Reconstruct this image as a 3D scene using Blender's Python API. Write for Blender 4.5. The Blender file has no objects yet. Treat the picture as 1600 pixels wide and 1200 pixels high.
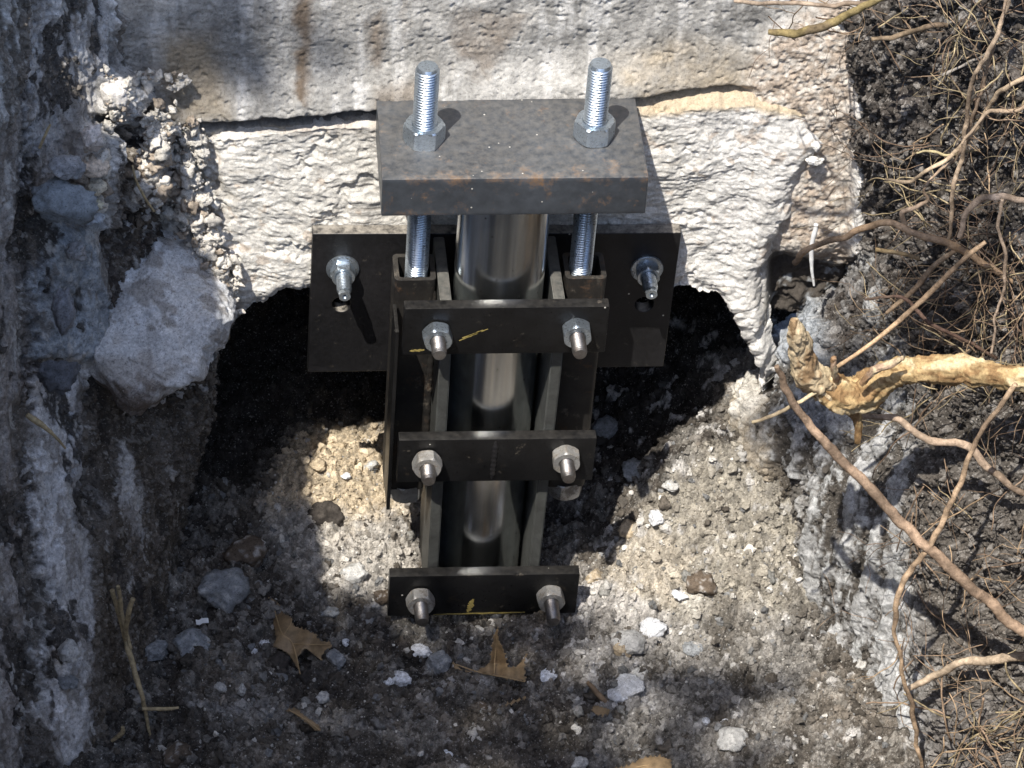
import bpy, bmesh, math, random
import numpy as np
from mathutils import Matrix, Vector

# ------------------------------------------------------------------ camera, sky, sun
sc = bpy.context.scene
COL = sc.collection
CP = np.array([-0.26626186, -2.00085628, 1.52019974])
CR = np.array([0.99416586, -0.08800455, 0.06236543])
CU = np.array([0.01276497, 0.67012661, 0.74213703])
CF = np.array([0.10710417, 0.73701121, -0.66734037])
FP = 5045.29
cd = bpy.data.cameras.new('camera')
cam = bpy.data.objects.new('camera', cd); COL.objects.link(cam)
cd.sensor_width = 36; cd.lens = FP / 1600 * 36
cd.clip_start = 0.02; cd.clip_end = 200
m = Matrix.Identity(4)
for i in range(3):
    m[i][0] = CR[i]; m[i][1] = CU[i]; m[i][2] = -CF[i]; m[i][3] = CP[i]
cam.matrix_world = m
sc.camera = cam
cd.dof.use_dof = True; cd.dof.focus_distance = 2.45; cd.dof.aperture_fstop = 45

SUN = Vector((-0.24, -0.335, 0.73)).normalized()      # towards the sun
world = bpy.data.worlds.new('World'); sc.world = world; world.use_nodes = True
nt = world.node_tree; nt.nodes.clear()
sky = nt.nodes.new('ShaderNodeTexSky'); sky.sky_type = 'NISHITA'; sky.sun_disc = False
sky.sun_elevation = math.asin(SUN.z); sky.sun_rotation = math.atan2(SUN.x, SUN.y)
bg = nt.nodes.new('ShaderNodeBackground'); bg.inputs[1].default_value = 0.15
wo = nt.nodes.new('ShaderNodeOutputWorld')
nt.links.new(sky.outputs[0], bg.inputs[0]); nt.links.new(bg.outputs[0], wo.inputs[0])
sd = bpy.data.lights.new('sun', 'SUN'); sd.energy = 3.9; sd.angle = math.radians(0.5); sd.color = (1, .95, .86)
so = bpy.data.objects.new('sun', sd); COL.objects.link(so)
so.rotation_euler = SUN.to_track_quat('Z', 'Y').to_euler()
sc.view_settings.view_transform = 'Standard'; sc.view_settings.look = 'None'
sc.view_settings.exposure = 0.9; sc.view_settings.gamma = 1
sc.cycles.max_bounces = 6; sc.cycles.diffuse_bounces = 4; sc.cycles.glossy_bounces = 4

random.seed(7); RNG = np.random.default_rng(11)

# ------------------------------------------------------------------ maths helpers
def at(px, py, y):
    d = CF + CR * ((px - 800) / FP) + CU * ((600 - py) / FP)
    return CP + d * ((y - CP[1]) / d[1])
def atz(px, py, z):
    d = CF + CR * ((px - 800) / FP) + CU * ((600 - py) / FP)
    return CP + d * ((z - CP[2]) / d[2])
def project(P):
    q = P - CP; w = q @ CF; w = np.where(w < .2, .2, w)
    return 800 + FP * (q @ CR) / w, 600 - FP * (q @ CU) / w

_perm = RNG.permutation(256).astype(np.int64)
_perm = np.concatenate([_perm, _perm, _perm])
_g = RNG.normal(size=(256, 3)); _g /= np.linalg.norm(_g, axis=1)[:, None]
_g = _g.astype(np.float32)
_j = RNG.random((256, 3)).astype(np.float32)
def perlin(P):
    P = np.asarray(P, np.float32)
    I = np.floor(P).astype(np.int64); f = P - I; I &= 255
    u = f * f * f * (f * (f * 6 - 15) + 10)
    out = 0
    for dx in (0, 1):
        wx = u[:, 0] if dx else 1 - u[:, 0]
        a = _perm[(I[:, 0] + dx) & 255]
        for dy in (0, 1):
            wy = u[:, 1] if dy else 1 - u[:, 1]
            b = _perm[a + ((I[:, 1] + dy) & 255)]
            for dz in (0, 1):
                wz = u[:, 2] if dz else 1 - u[:, 2]
                g = _g[_perm[b + ((I[:, 2] + dz) & 255)]]
                out = out + wx * wy * wz * (g[:, 0] * (f[:, 0] - dx) + g[:, 1] * (f[:, 1] - dy) + g[:, 2] * (f[:, 2] - dz))
    return out * 1.6
def fbm(P, freq, oct=4, gain=.5, off=0., sc3=(1, 1, 1)):
    Q = P * np.array(sc3) * freq + off; s = 0; a = 1
    for _ in range(oct):
        s = s + a * perlin(Q); Q = Q * 2.03 + 17.3; a *= gain
    return s
def ridged(P, freq, oct=4, gain=.5, off=0., sc3=(1, 1, 1)):
    Q = P * np.array(sc3) * freq + off; s = 0; a = 1
    for _ in range(oct):
        s = s + a * (1 - 2 * np.abs(perlin(Q))); Q = Q * 2.03 + 9.1; a *= gain
    return s
def worley(P, freq, off=0., sc3=(1, 1, 1)):
    """F1, and a random value per cell"""
    P = (np.asarray(P) * np.array(sc3) * freq + off).astype(np.float32)
    I = np.floor(P).astype(np.int64); f = P - I; I &= 255
    best = np.full(len(P), 9., np.float32); cid = np.zeros(len(P), np.float32)
    for dx in (-1, 0, 1):
        a = _perm[(I[:, 0] + dx) & 255]
        for dy in (-1, 0, 1):
            b = _perm[a + ((I[:, 1] + dy) & 255)]
            for dz in (-1, 0, 1):
                h = _perm[b + ((I[:, 2] + dz) & 255)]
                j = _j[h]
                d = (dx + j[:, 0] - f[:, 0]) ** 2 + (dy + j[:, 1] - f[:, 1]) ** 2 + (dz + j[:, 2] - f[:, 2]) ** 2
                w = d < best
                best = np.where(w, d, best); cid = np.where(w, _j[_perm[h + 3], 0], cid)
    return np.sqrt(best), cid
def crumbs(P, freq, off=0.):
    """rounded clods of uneven height, 0..1"""
    F, c = worley(P, freq, off)
    return np.sqrt(np.clip(1 - (F / .62) ** 2, 0, 1)) * (.25 + .75 * c), c
def sst(x, a, b):
    t = np.clip((x - a) / (b - a), 0, 1); return t * t * (3 - 2 * t)
def polymask(px, py, poly, soft):
    """1 inside a polygon, falling to 0 over `soft` outside"""
    n = len(poly); d2 = np.full(px.shape, 1e12); ins = np.zeros(px.shape, bool)
    for i in range(n):
        x0, y0 = poly[i]; x1, y1 = poly[(i + 1) % n]
        ex, ey = x1 - x0, y1 - y0
        t = np.clip(((px - x0) * ex + (py - y0) * ey) / (ex * ex + ey * ey + 1e-9), 0, 1)
        d2 = np.minimum(d2, (px - x0 - t * ex) ** 2 + (py - y0 - t * ey) ** 2)
        c = ((y0 > py) != (y1 > py)) & (px < ex * (py - y0) / (ey + 1e-12) + x0)
        ins ^= c
    d = np.sqrt(d2); d = np.where(ins, d, -d)
    return sst(d, -soft, soft)
def mix(a, b, t):
    return a + (b - a) * t[:, None]

# ------------------------------------------------------------------ object helpers
def tag(o, label=None, cat=None, group=None, kind=None):
    if label: o['label'] = label
    if cat: o['category'] = cat
    if group: o['group'] = group
    if kind: o['kind'] = kind
    return o
def empty(name, loc, label, cat, group=None):
    o = bpy.data.objects.new(name, None); COL.objects.link(o); o.location = loc
    o.empty_display_size = .02
    return tag(o, label, cat, group)
def mesh_obj(name, V, Fc, mat, parent=None, smooth=True, col=None, center=True):
    V = np.asarray(V, np.float64)
    c = V.mean(axis=0) if center else np.zeros(3)
    me = bpy.data.meshes.new(name)
    if isinstance(Fc, np.ndarray):
        nf, k = Fc.shape
        me.vertices.add(len(V)); me.vertices.foreach_set('co', (V - c).astype(np.float32).ravel())
        me.loops.add(nf * k); me.loops.foreach_set('vertex_index', Fc.astype(np.int32).ravel())
        me.polygons.add(nf); me.polygons.foreach_set('loop_start', np.arange(0, nf * k, k, dtype=np.int32))
        me.update(calc_edges=True)
    else:
        me.from_pydata([tuple(p) for p in (V - c)], [], Fc); me.update()
    me.polygons.foreach_set('use_smooth', np.full(len(me.polygons), smooth, bool))
    if col is not None:
        a = me.color_attributes.new('Col', 'FLOAT_COLOR', 'POINT')
        cc = np.ones((len(V), 4), np.float32); cc[:, :3] = np.clip(col, 0, 1)
        a.data.foreach_set('color', cc.ravel())
    me.materials.append(mat)
    o = bpy.data.objects.new(name, me); COL.objects.link(o)
    if parent is not None:
        o.parent = parent; pw = np.array(world_loc(parent)); o.location = c - pw
    else: o.location = c
    return o
def world_loc(o):
    l = Vector(o.location); p = o.parent
    while p: l = l + p.location; p = p.parent
    return l
def grid_faces(nr, nc):
    i = np.arange(nr - 1)[:, None] * nc + np.arange(nc - 1)[None, :]
    return np.stack([i, i + 1, i + nc + 1, i + nc], -1).reshape(-1, 4)
def gnormals(P, nr, nc):
    G = P.reshape(nr, nc, 3)
    du = np.gradient(G, axis=1); dv = np.gradient(G, axis=0)
    n = np.cross(du, dv); n /= np.linalg.norm(n, axis=2)[..., None] + 1e-12
    return n.reshape(-1, 3)
def bm_obj(name, bm, mat, parent, smooth=False, auto=None):
    bmesh.ops.recalc_face_normals(bm, faces=bm.faces)
    V = np.array([v.co[:] for v in bm.verts]); bm.verts.index_update()
    F_ = [[v.index for v in f.verts] for f in bm.faces]; bm.free()
    o = mesh_obj(name, V, F_, mat, parent, smooth)
    if auto is not None:
        o.data.polygons.foreach_set('use_smooth', np.ones(len(o.data.polygons), bool))
        o.data.set_sharp_from_angle(angle=math.radians(auto))
    return o
def box(name, a, b, mat, parent, bev=.0008, rot=None, bow=0):
    bm = bmesh.new(); bmesh.ops.create_cube(bm, size=1)
    a = Vector(a); b = Vector(b); c = (a + b) / 2; s = b - a
    for v in bm.verts: v.co = Vector((v.co.x * s.x, v.co.y * s.y, v.co.z * s.z))
    if bev: bmesh.ops.bevel(bm, geom=bm.edges[:], offset=bev, segments=2, affect='EDGES', profile=.6)
    for v in bm.verts:
        if rot: v.co = rot @ v.co
        v.co += c
    return bm_obj(name, bm, mat, parent, auto=40)

# ------------------------------------------------------------------ materials
def newmat(name):
    m = bpy.data.materials.new(name); m.use_nodes = True
    n = m.node_tree.nodes; l = m.node_tree.links
    return m, n, l, n['Principled BSDF']
def noise_node(n, l, vec, scale, detail=4, rough=.6, dist=0):
    t = n.new('ShaderNodeTexNoise'); t.inputs['Scale'].default_value = scale
    t.inputs['Detail'].default_value = detail; t.inputs['Roughness'].default_value = rough
    t.inputs['Distortion'].default_value = dist
    l.new(vec, t.inputs['Vector']); return t
def ramp(n, l, fac, stops):
    r = n.new('ShaderNodeValToRGB'); e = r.color_ramp.elements
    while len(e) < len(stops): e.new(.5)
    for k, (p, c) in enumerate(stops):
        e[k].position = p; e[k].color = (*c, 1) if len(c) == 3 else c
    l.new(fac, r.inputs[0]); return r
def mixc(n, l, fac, a, b, mode='MIX'):
    x = n.new('ShaderNodeMix'); x.data_type = 'RGBA'; x.blend_type = mode
    for s, v in ((0, fac), (6, a), (7, b)):
        if hasattr(v, 'is_linked') or isinstance(v, bpy.types.NodeSocket): l.new(v, x.inputs[s])
        else: x.inputs[s].default_value = v if s == 0 else (*v, 1)
    return x.outputs[2]

def soil_mat(name, fine=900, bump=.0006, rough=.95, spec=.2, speck=.0, vary=.35, pit=.45):
    m, n, l, b = newmat(name)
    g = n.new('ShaderNodeNewGeometry')
    a = n.new('ShaderNodeAttribute'); a.attribute_name = 'Col'
    t1 = noise_node(n, l, g.outputs['Position'], fine * .3, 8, .8)
    r1 = ramp(n, l, t1.outputs[0], [(.3, (1 - vary,) * 3), (.7, (1 + vary,) * 3)])
    c = mixc(n, l, 1.0, a.outputs['Color'], r1.outputs[0], 'MULTIPLY')
    t4 = noise_node(n, l, g.outputs['Position'], 620, 3, .7)
    r4 = ramp(n, l, t4.outputs[0], [(.34, (pit,) * 3), (.44, (1, 1, 1))])
    c = mixc(n, l, 1.0, c, r4.outputs[0], 'MULTIPLY')
    if speck:
        t2 = noise_node(n, l, g.outputs['Position'], fine * .5, 2, .5)
        r2 = ramp(n, l, t2.outputs[0], [(.61, (0, 0, 0)), (.68, (1, 1, 1))])
        mm = n.new('ShaderNodeMath'); mm.operation = 'MULTIPLY'; mm.inputs[1].default_value = speck
        l.new(r2.outputs[0], mm.inputs[0])
        c = mixc(n, l, mm.outputs[0], c, (.55, .52, .48))
    l.new(c, b.inputs['Base Color'])
    b.inputs['Roughness'].default_value = rough
    b.inputs['Specular IOR Level'].default_value = spec
    t3 = noise_node(n, l, g.outputs['Position'], fine * .45, 8, .78)
    bu = n.new('ShaderNodeBump'); bu.inputs['Strength'].default_value = .9; bu.inputs['Distance'].default_value = bump
    l.new(t3.outputs[0], bu.inputs['Height']); l.new(bu.outputs[0], b.inputs['Normal'])
    return m
M = {}
M['soil'] = soil_mat('dark_crumbly_soil', 1200, .0022, speck=.5, vary=.65)
M['bank'] = soil_mat('smeared_clay', 1100, .0016, rough=.85, spec=.3, speck=.35, vary=.55)
M['concrete'] = soil_mat('rough_concrete', 1000, .0014, rough=.95, vary=.34, pit=.62)
M['stone'] = soil_mat('clod', 1300, .0014, vary=.4)
M['root'] = soil_mat('root_bark', 700, pit=.7, bump=.0012, rough=.95, spec=.08, vary=.5)

def metal(name, base, dark, metallic, rough, rust=0., rustc=(.30, .13, .04), specks=0., nscale=25, bump=.0002, edge=None, dust=0., mud=0.):
    m, n, l, b = newmat(name)
    g = n.new('ShaderNodeNewGeometry'); P = g.outputs['Position']
    t = noise_node(n, l, P, nscale, 8, .65, .5)
    c = ramp(n, l, t.outputs[0], [(.3, dark), (.7, base)]).outputs[0]
    t2 = noise_node(n, l, P, nscale * 14, 3, .6)
    r2 = ramp(n, l, t2.outputs[0], [(.3, (.85,) * 3), (.7, (1.15,) * 3)])
    c = mixc(n, l, 1.0, c, r2.outputs[0], 'MULTIPLY')
    rg = ramp(n, l, t2.outputs[0], [(.2, (rough * .75,) * 3), (.8, (min(1, rough * 1.3),) * 3)])
    rs = rg.outputs[0]
    met = None
    if rust:
        t3 = noise_node(n, l, P, nscale * (5.5 if edge else 1.6), 10, .78, .15)
        r3 = ramp(n, l, t3.outputs[0], [(1 - rust - .08, (0, 0, 0)), (1 - rust + .06, (1, 1, 1))])
        pt = r3.outputs[0]
        if edge:                                          # rust creeping in from a front arris: (y, width, z)
            sy = n.new('ShaderNodeSeparateXYZ'); l.new(P, sy.inputs[0])
            mr = n.new('ShaderNodeMapRange'); mr.inputs[1].default_value = edge[0] - .001; mr.inputs[2].default_value = edge[0] + edge[1]
            mr.inputs[3].default_value = .115; mr.inputs[4].default_value = 0; l.new(sy.outputs[1], mr.inputs[0])
            mz = n.new('ShaderNodeMapRange'); mz.inputs[1].default_value = edge[2] - .006; mz.inputs[2].default_value = edge[2]
            mz.inputs[3].default_value = .25; mz.inputs[4].default_value = 1; l.new(sy.outputs[2], mz.inputs[0])
            em = n.new('ShaderNodeMath'); em.operation = 'MULTIPLY'; l.new(mr.outputs[0], em.inputs[0]); l.new(mz.outputs[0], em.inputs[1])
            ea = n.new('ShaderNodeMath'); ea.operation = 'ADD'; l.new(em.outputs[0], ea.inputs[0]); l.new(t3.outputs[0], ea.inputs[1])
            l.new(ea.outputs[0], r3.inputs[0])
        c = mixc(n, l, pt, c, rustc)
        rs = mixc(n, l, pt, rs, (.9, .9, .9))
        iv = n.new('ShaderNodeMath'); iv.operation = 'MULTIPLY_ADD'; iv.inputs[1].default_value = -metallic; iv.inputs[2].default_value = metallic
        l.new(pt, iv.inputs[0]); met = iv.outputs[0]
    if specks:
        v = n.new('ShaderNodeTexVoronoi'); v.inputs['Scale'].default_value = 130; l.new(P, v.inputs['Vector'])
        r4 = ramp(n, l, v.outputs['Distance'], [(.07, (1, 1, 1)), (.11, (0, 0, 0))])
        sp = n.new('ShaderNodeSeparateColor'); l.new(v.outputs['Color'], sp.inputs[0])
        gt = n.new('ShaderNodeMath'); gt.operation = 'GREATER_THAN'; gt.inputs[1].default_value = 1 - specks; l.new(sp.outputs[0], gt.inputs[0])
        mu = n.new('ShaderNodeMath'); mu.operation = 'MULTIPLY'; l.new(r4.outputs[0], mu.inputs[0]); l.new(gt.outputs[0], mu.inputs[1])
        c = mixc(n, l, mu.outputs[0], c, (.7, .68, .62))
    if dust:                                              # dust lies on faces that look up
        sx = n.new('ShaderNodeSeparateXYZ'); l.new(g.outputs['Normal'], sx.inputs[0])
        t5 = noise_node(n, l, P, 160, 5, .7)
        ad = n.new('ShaderNodeMath'); ad.operation = 'MULTIPLY'; l.new(sx.outputs[2], ad.inputs[0]); l.new(t5.outputs[0], ad.inputs[1])
        r5 = ramp(n, l, ad.outputs[0], [(.3, (0, 0, 0)), (.62, (dust,) * 3)])
        c = mixc(n, l, r5.outputs[0], c, (.34, .31, .27))
        rs = mixc(n, l, r5.outputs[0], rs, (.95, .95, .95))
    if mud:
        t7 = noise_node(n, l, P, 75, 10, .75, .2)
        r7 = ramp(n, l, t7.outputs[0], [(1 - mud - .03, (0, 0, 0)), (1 - mud + .08, (.75, .75, .75))])
        c = mixc(n, l, r7.outputs[0], c, (.17, .145, .115)); rs = mixc(n, l, r7.outputs[0], rs, (.95, .95, .95))
    l.new(c, b.inputs['Base Color']); l.new(rs, b.inputs['Roughness'])
    if met: l.new(met, b.inputs['Metallic'])
    else: b.inputs['Metallic'].default_value = metallic
    bu = n.new('ShaderNodeBump'); bu.inputs['Strength'].default_value = .6; bu.inputs['Distance'].default_value = bump
    t6 = noise_node(n, l, P, nscale * 25, 4, .7)
    l.new(t6.outputs[0], bu.inputs['Height']); l.new(bu.outputs[0], b.inputs['Normal'])
    return m
M['block'] = metal('mill_scale_block', (.095, .107, .124), (.048, .053, .062), .45, .40, rust=.35, rustc=(.15, .09, .05), specks=.12, nscale=9, edge=(-.089, .022, -.002), dust=.3)
M['plate'] = metal('black_steel', (.024, .023, .025), (.009, .009, .010), .3, .40, rust=.27, rustc=(.06, .045, .035), nscale=18, dust=1., mud=.37, specks=.06)
M['bar'] = metal('black_bar_steel', (.015, .015, .016), (.006, .006, .0065), .35, .32, rust=.30, rustc=(.05, .034, .020), nscale=30, dust=.08, mud=.35, specks=.05)
M['tube'] = metal('rusty_tube_steel', (.032, .029, .026), (.012, .011, .011), .3, .5, rust=.36, rustc=(.085, .045, .022), nscale=40, dust=.1, mud=.40)
M['side'] = metal('grey_plate_steel', (.10, .105, .10), (.05, .05, .048), .4, .5, rust=.3, rustc=(.08, .05, .03), nscale=60, dust=.3)
M['zinc'] = metal('zinc', (.56, .62, .68), (.42, .48, .54), .9, .30, nscale=40, bump=.00004)
M['zinc_dirty'] = metal('soiled_zinc', (.55, .55, .54), (.30, .29, .28), .7, .42, rust=.38, rustc=(.16, .12, .085), nscale=70, bump=.0002, dust=.6, mud=.47)
M['boltsteel'] = metal('bolt_steel', (.30, .29, .28), (.17, .15, .14), .9, .38, rust=.36, rustc=(.2, .11, .06), nscale=80)
def pipe_mat():
    m, n, l, b = newmat('galvanised_pipe')
    g = n.new('ShaderNodeNewGeometry')
    mp = n.new('ShaderNodeMapping'); mp.inputs['Scale'].default_value = (1, 1, .03); l.new(g.outputs['Position'], mp.inputs[0])
    t = noise_node(n, l, mp.outputs[0], 260, 4, .6)
    t2 = noise_node(n, l, mp.outputs[0], 90, 6, .65)
    c = ramp(n, l, t.outputs[0], [(.3, (.72, .75, .76)), (.55, (.82, .84, .84)), (.75, (.90, .88, .84))]).outputs[0]
    c = mixc(n, l, 1., c, ramp(n, l, t2.outputs[0], [(.3, (.88, .89, .9)), (.7, (1.04,) * 3)]).outputs[0], 'MULTIPLY')
    v = n.new('ShaderNodeTexVoronoi'); v.inputs['Scale'].default_value = 170; l.new(g.outputs['Position'], v.inputs['Vector'])
    r4 = ramp(n, l, v.outputs['Distance'], [(.1, (1, 1, 1)), (.15, (0, 0, 0))])
    sp = n.new('ShaderNodeSeparateColor'); l.new(v.outputs['Color'], sp.inputs[0])
    gt = n.new('ShaderNodeMath'); gt.operation = 'GREATER_THAN'; gt.inputs[1].default_value = .9; l.new(sp.outputs[0], gt.inputs[0])
    mu = n.new('ShaderNodeMath'); mu.operation = 'MULTIPLY'; l.new(r4.outputs[0], mu.inputs[0]); l.new(gt.outputs[0], mu.inputs[1])
    c = mixc(n, l, mu.outputs[0], c, (.08, .06, .05))
    l.new(c, b.inputs['Base Color']); b.inputs['Metallic'].default_value = 1
    r = ramp(n, l, t2.outputs[0], [(.3, (.17,) * 3), (.75, (.24,) * 3)]); l.new(r.outputs[0], b.inputs['Roughness'])
    bu = n.new('ShaderNodeBump'); bu.inputs['Strength'].default_value = .25; bu.inputs['Distance'].default_value = .0002
    l.new(t.outputs[0], bu.inputs['Height']); l.new(bu.outputs[0], b.inputs['Normal'])
    return m
M['pipe'] = pipe_mat()
def plain(name, c, rough=.8, vary=.25, scale=200, transl=0):
    m, n, l, b = newmat(name)
    g = n.new('ShaderNodeNewGeometry')
    t = noise_node(n, l, g.outputs['Position'], scale, 6, .7)
    r = ramp(n, l, t.outputs[0], [(.3, tuple(x * (1 - vary) for x in c)), (.7, tuple(min(1, x * (1 + vary)) for x in c))])
    l.new(r.outputs[0], b.inputs['Base Color']); b.inputs['Roughness'].default_value = rough
    return m
M['leaf'] = plain('dry_leaf', (.24, .165, .09), .6, .4, 120)
M['vein'] = plain('leaf_vein', (.36, .25, .13), .6, .2)
M['straw'] = plain('straw', (.33, .26, .15), .8, .6, 220)
M['stick'] = plain('stick_bark', (.22, .15, .09), .8, .4, 200)
M['white'] = plain('white_chip', (.75, .75, .75), .6, .1)
M['green'] = plain('green_leaf', (.05, .09, .03), .5, .3, 20)
M['wood'] = plain('branch_bark', (.12, .09, .06), .9, .3, 60)

# ------------------------------------------------------------------ colours (real surface colours)
LIME = np.array([.66, .63, .58]); LIMEW = np.array([.74, .72, .69]); GREYC = np.array([.34, .34, .33])
CLAY = np.array([.33, .34, .35]); BROWN = np.array([.125, .108, .090]); DARK = np.array([.052, .045, .039])
TAN = np.array([.46, .37, .25]); BEIGE = np.array([.42, .38, .32]); RUST = np.array([.24, .16, .10])

# ------------------------------------------------------------------ foundation: stem wall + footing
def axis(fine0, fine1, step, lo, hi, grow=1.25):
    a = list(np.arange(fine0, fine1, step)); s = step * 2
    x = a[-1]
    while x < hi: x += s; s *= grow; a.append(min(x, hi))
    x = a[0]; s = step * 2; pre = []
    while x > lo: x -= s; s *= grow; pre.append(max(x, lo))
    return np.array(pre[::-1] + a)

foundation = empty('concrete_foundation', (0, .3, -.2), 'rough pale concrete foundation wall on a whiter cast footing across the back of the pit', 'foundation')
def stem():
    xs = axis(-.42, .44, .0011, -1.6, 1.6); zs = axis(-.34, .14, .0011, -.62, 1.0)
    X, Z = np.meshgrid(xs, zs); n = X.size
    P = np.stack([X.ravel(), np.zeros(n), Z.ravel()], 1)
    px, py = project(P + np.array([0, .02, 0]))
    # relief (towards -y is out of the wall)
    h = .0035 * fbm(P, 9, 4) + .0009 * fbm(P, 50, 4, .5, 3., (1, 1, 1.1)) + .0005 * fbm(P, 300, 2, .6, 7.) - .0012 * sst(fbm(P, 130, 3, .6, 17.), .4, .75)
    pit, pc = worley(P, 110, 4.)
    h = h - .0012 * (pit < .25) * (pc > .7)
    # lower lip overhanging the joint
    zj = np.interp(P[:, 0], [-.26, -.235, -.19, -.10, 0, .11, .2, .24, .3], [-.022, -.026, -.020, -.012, -.008, -.002, .006, .006, .006]) + .0022 * fbm(P, 40, 4, .6, 12., (1, 1, 0))
    dz = P[:, 2] - zj
    infoot = sst(P[:, 0], -.262, -.24) * (1 - sst(P[:, 0], .17, .215))
    h = h + .012 * sst(dz, .045, .0) * infoot * (1 - .55 * sst(P[:, 0], .09, .15))
    groove = np.exp(-((dz + .007) / .0075) ** 2) * infoot
    h = h - .016 * groove * sst(dz, .004, -.003)
    h = h - .012 * sst(-dz, .01, .02) * infoot
    # pebbly earth-coated concrete right of the footing
    peb = polymask(px, py, [(1195, 60), (1350, -40), (1360, 420), (1300, 440), (1215, 400), (1225, 180), (1150, 160)], 18)
    c1, i1 = crumbs(P, 190, 2.); c2, i2 = crumbs(P, 420, 5.)
    h = h + peb * (.0009 * c1 * (i1 > .7) + .0006 * c2 + .004 + .0013 * fbm(P, 80, 4, .65, 8.))
    edge = polymask(px, py, [(1325, -60), (1350, -60), (1352, 370), (1328, 400), (1334, 200)], 8)
    h = h + edge * .008
    low = sst(py, 380, 440) * sst(px, 1195, 1215)
    c3, i3 = crumbs(P, 120, 8.)
    h = h - low * .02 + low * (.0015 * c1 + .009 * fbm(P, 30, 4, .6, 31.))
    # crumbly left side
    lf = polymask(px, py, [(150, 80), (300, 190), (330, 230), (350, 560), (-100, 640), (-100, -100), (120, -100)], 25)
    h = h + lf * (.008 * fbm(P, 22, 4, .55, 5.) + .005 * c3 + .002 * c1)
    P[:, 1] = .021 - h
    # colour
    f1 = fbm(P, 14, 5, .6, 1.); f2 = fbm(P, 50, 4, .6, 8.); f3 = fbm(P, 180, 3, .6, 2.)
    st = fbm(P, 40, 5, .6, 6., (1, .2, .10))
    col = np.tile(np.array([.40, .385, .36]), (n, 1)) * (1 + .32 * f1 + .22 * f2 + .2 * f3)[:, None]
    col = mix(col, LIMEW * .95, sst(st + .3 * f2, .25, .75) * .6)
    # tan slab corner on the left, tan band on the right
    t = polymask(px, py, [(245, 60), (330, 55), (360, 175), (250, 185)], 25) * .7
    col = mix(col, TAN * .72, t)
    t = polymask(px, py, [(950, 95), (1060, 60), (1180, 90), (1210, 150), (1140, 190), (1000, 178)], 22) * (.45 + .3 * f2)
    col = mix(col, TAN, np.clip(t, 0, 1))
    t = polymask(px, py, [(1120, 150), (1215, 130), (1235, 200), (1180, 215)], 20)
    col = mix(col, np.array([.62, .50, .32]), t * .7)
    # vertical brown drips
    for (x0, x1, y0, y1, k) in ((458, 492, -40, 150, .75), (575, 600, 30, 105, .6), (700, 830, 20, 120, .45), (620, 640, -40, 60, .3)):
        t = polymask(px + 8 * f2, py + 25 * f1, [(x0, y0), (x1, y0), ((x0 + x1) / 2 + 6, y1), (x0 + 6, y1 - 20)], 10)
        col = mix(col, np.array([.20, .155, .115]), np.clip(t * k * 1.2 * (1 + .5 * f2), 0, 1))
    for (x, y0, y1) in ((378, 120, 190), (560, 125, 160), (524, 140, 175)):
        t = polymask(px, py, [(x - 6, y0), (x + 6, y0), (x + 8, y1), (x - 9, y1)], 6); col = mix(col, LIMEW, t * .7)
    dk = polymask(px, py, [(585, 132), (660, 118), (650, 160), (585, 175)], 12)
    col = mix(col, np.array([.22, .18, .14]), dk * .7)
    col = mix(col, np.array([.07, .055, .045]), groove * .85 * sst(-dz, -.004, .004))
    col = mix(col, mix(np.tile(np.array([.50, .41, .33]), (n, 1)), np.tile(np.array([.66, .60, .53]), (n, 1)), sst(f2 + f3, -.4, .5)) * (.85 + .25 * i2)[:, None], peb * .95)
    col = mix(col, LIMEW * 1.05, edge)
    col = mix(col, mix(np.tile(DARK * 1.3, (n, 1)), np.tile(CLAY * .8, (n, 1)), sst(f1 + f2, .0, .5)), low)
    col = mix(col, mix(np.tile(BROWN * 1.3, (n, 1)), np.tile(LIME * .8, (n, 1)), sst(f1 * .8 + f2 + i3 * .6, .25, .6)), lf * .9)
    dead = ((P[:, 2] < -.05) & (P[:, 0] > -.26) & (P[:, 0] < .224)) | ((P[:, 2] < -.25) & (P[:, 0] > -.27) & (P[:, 0] < .27))   # behind the footing: leave the hollow open
    Fq = grid_faces(len(zs), len(xs)); Fq = Fq[~dead[Fq].all(axis=1)]
    o = mesh_obj('stem_wall', P, Fq, M['concrete'], foundation, True, col)
stem()

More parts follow.
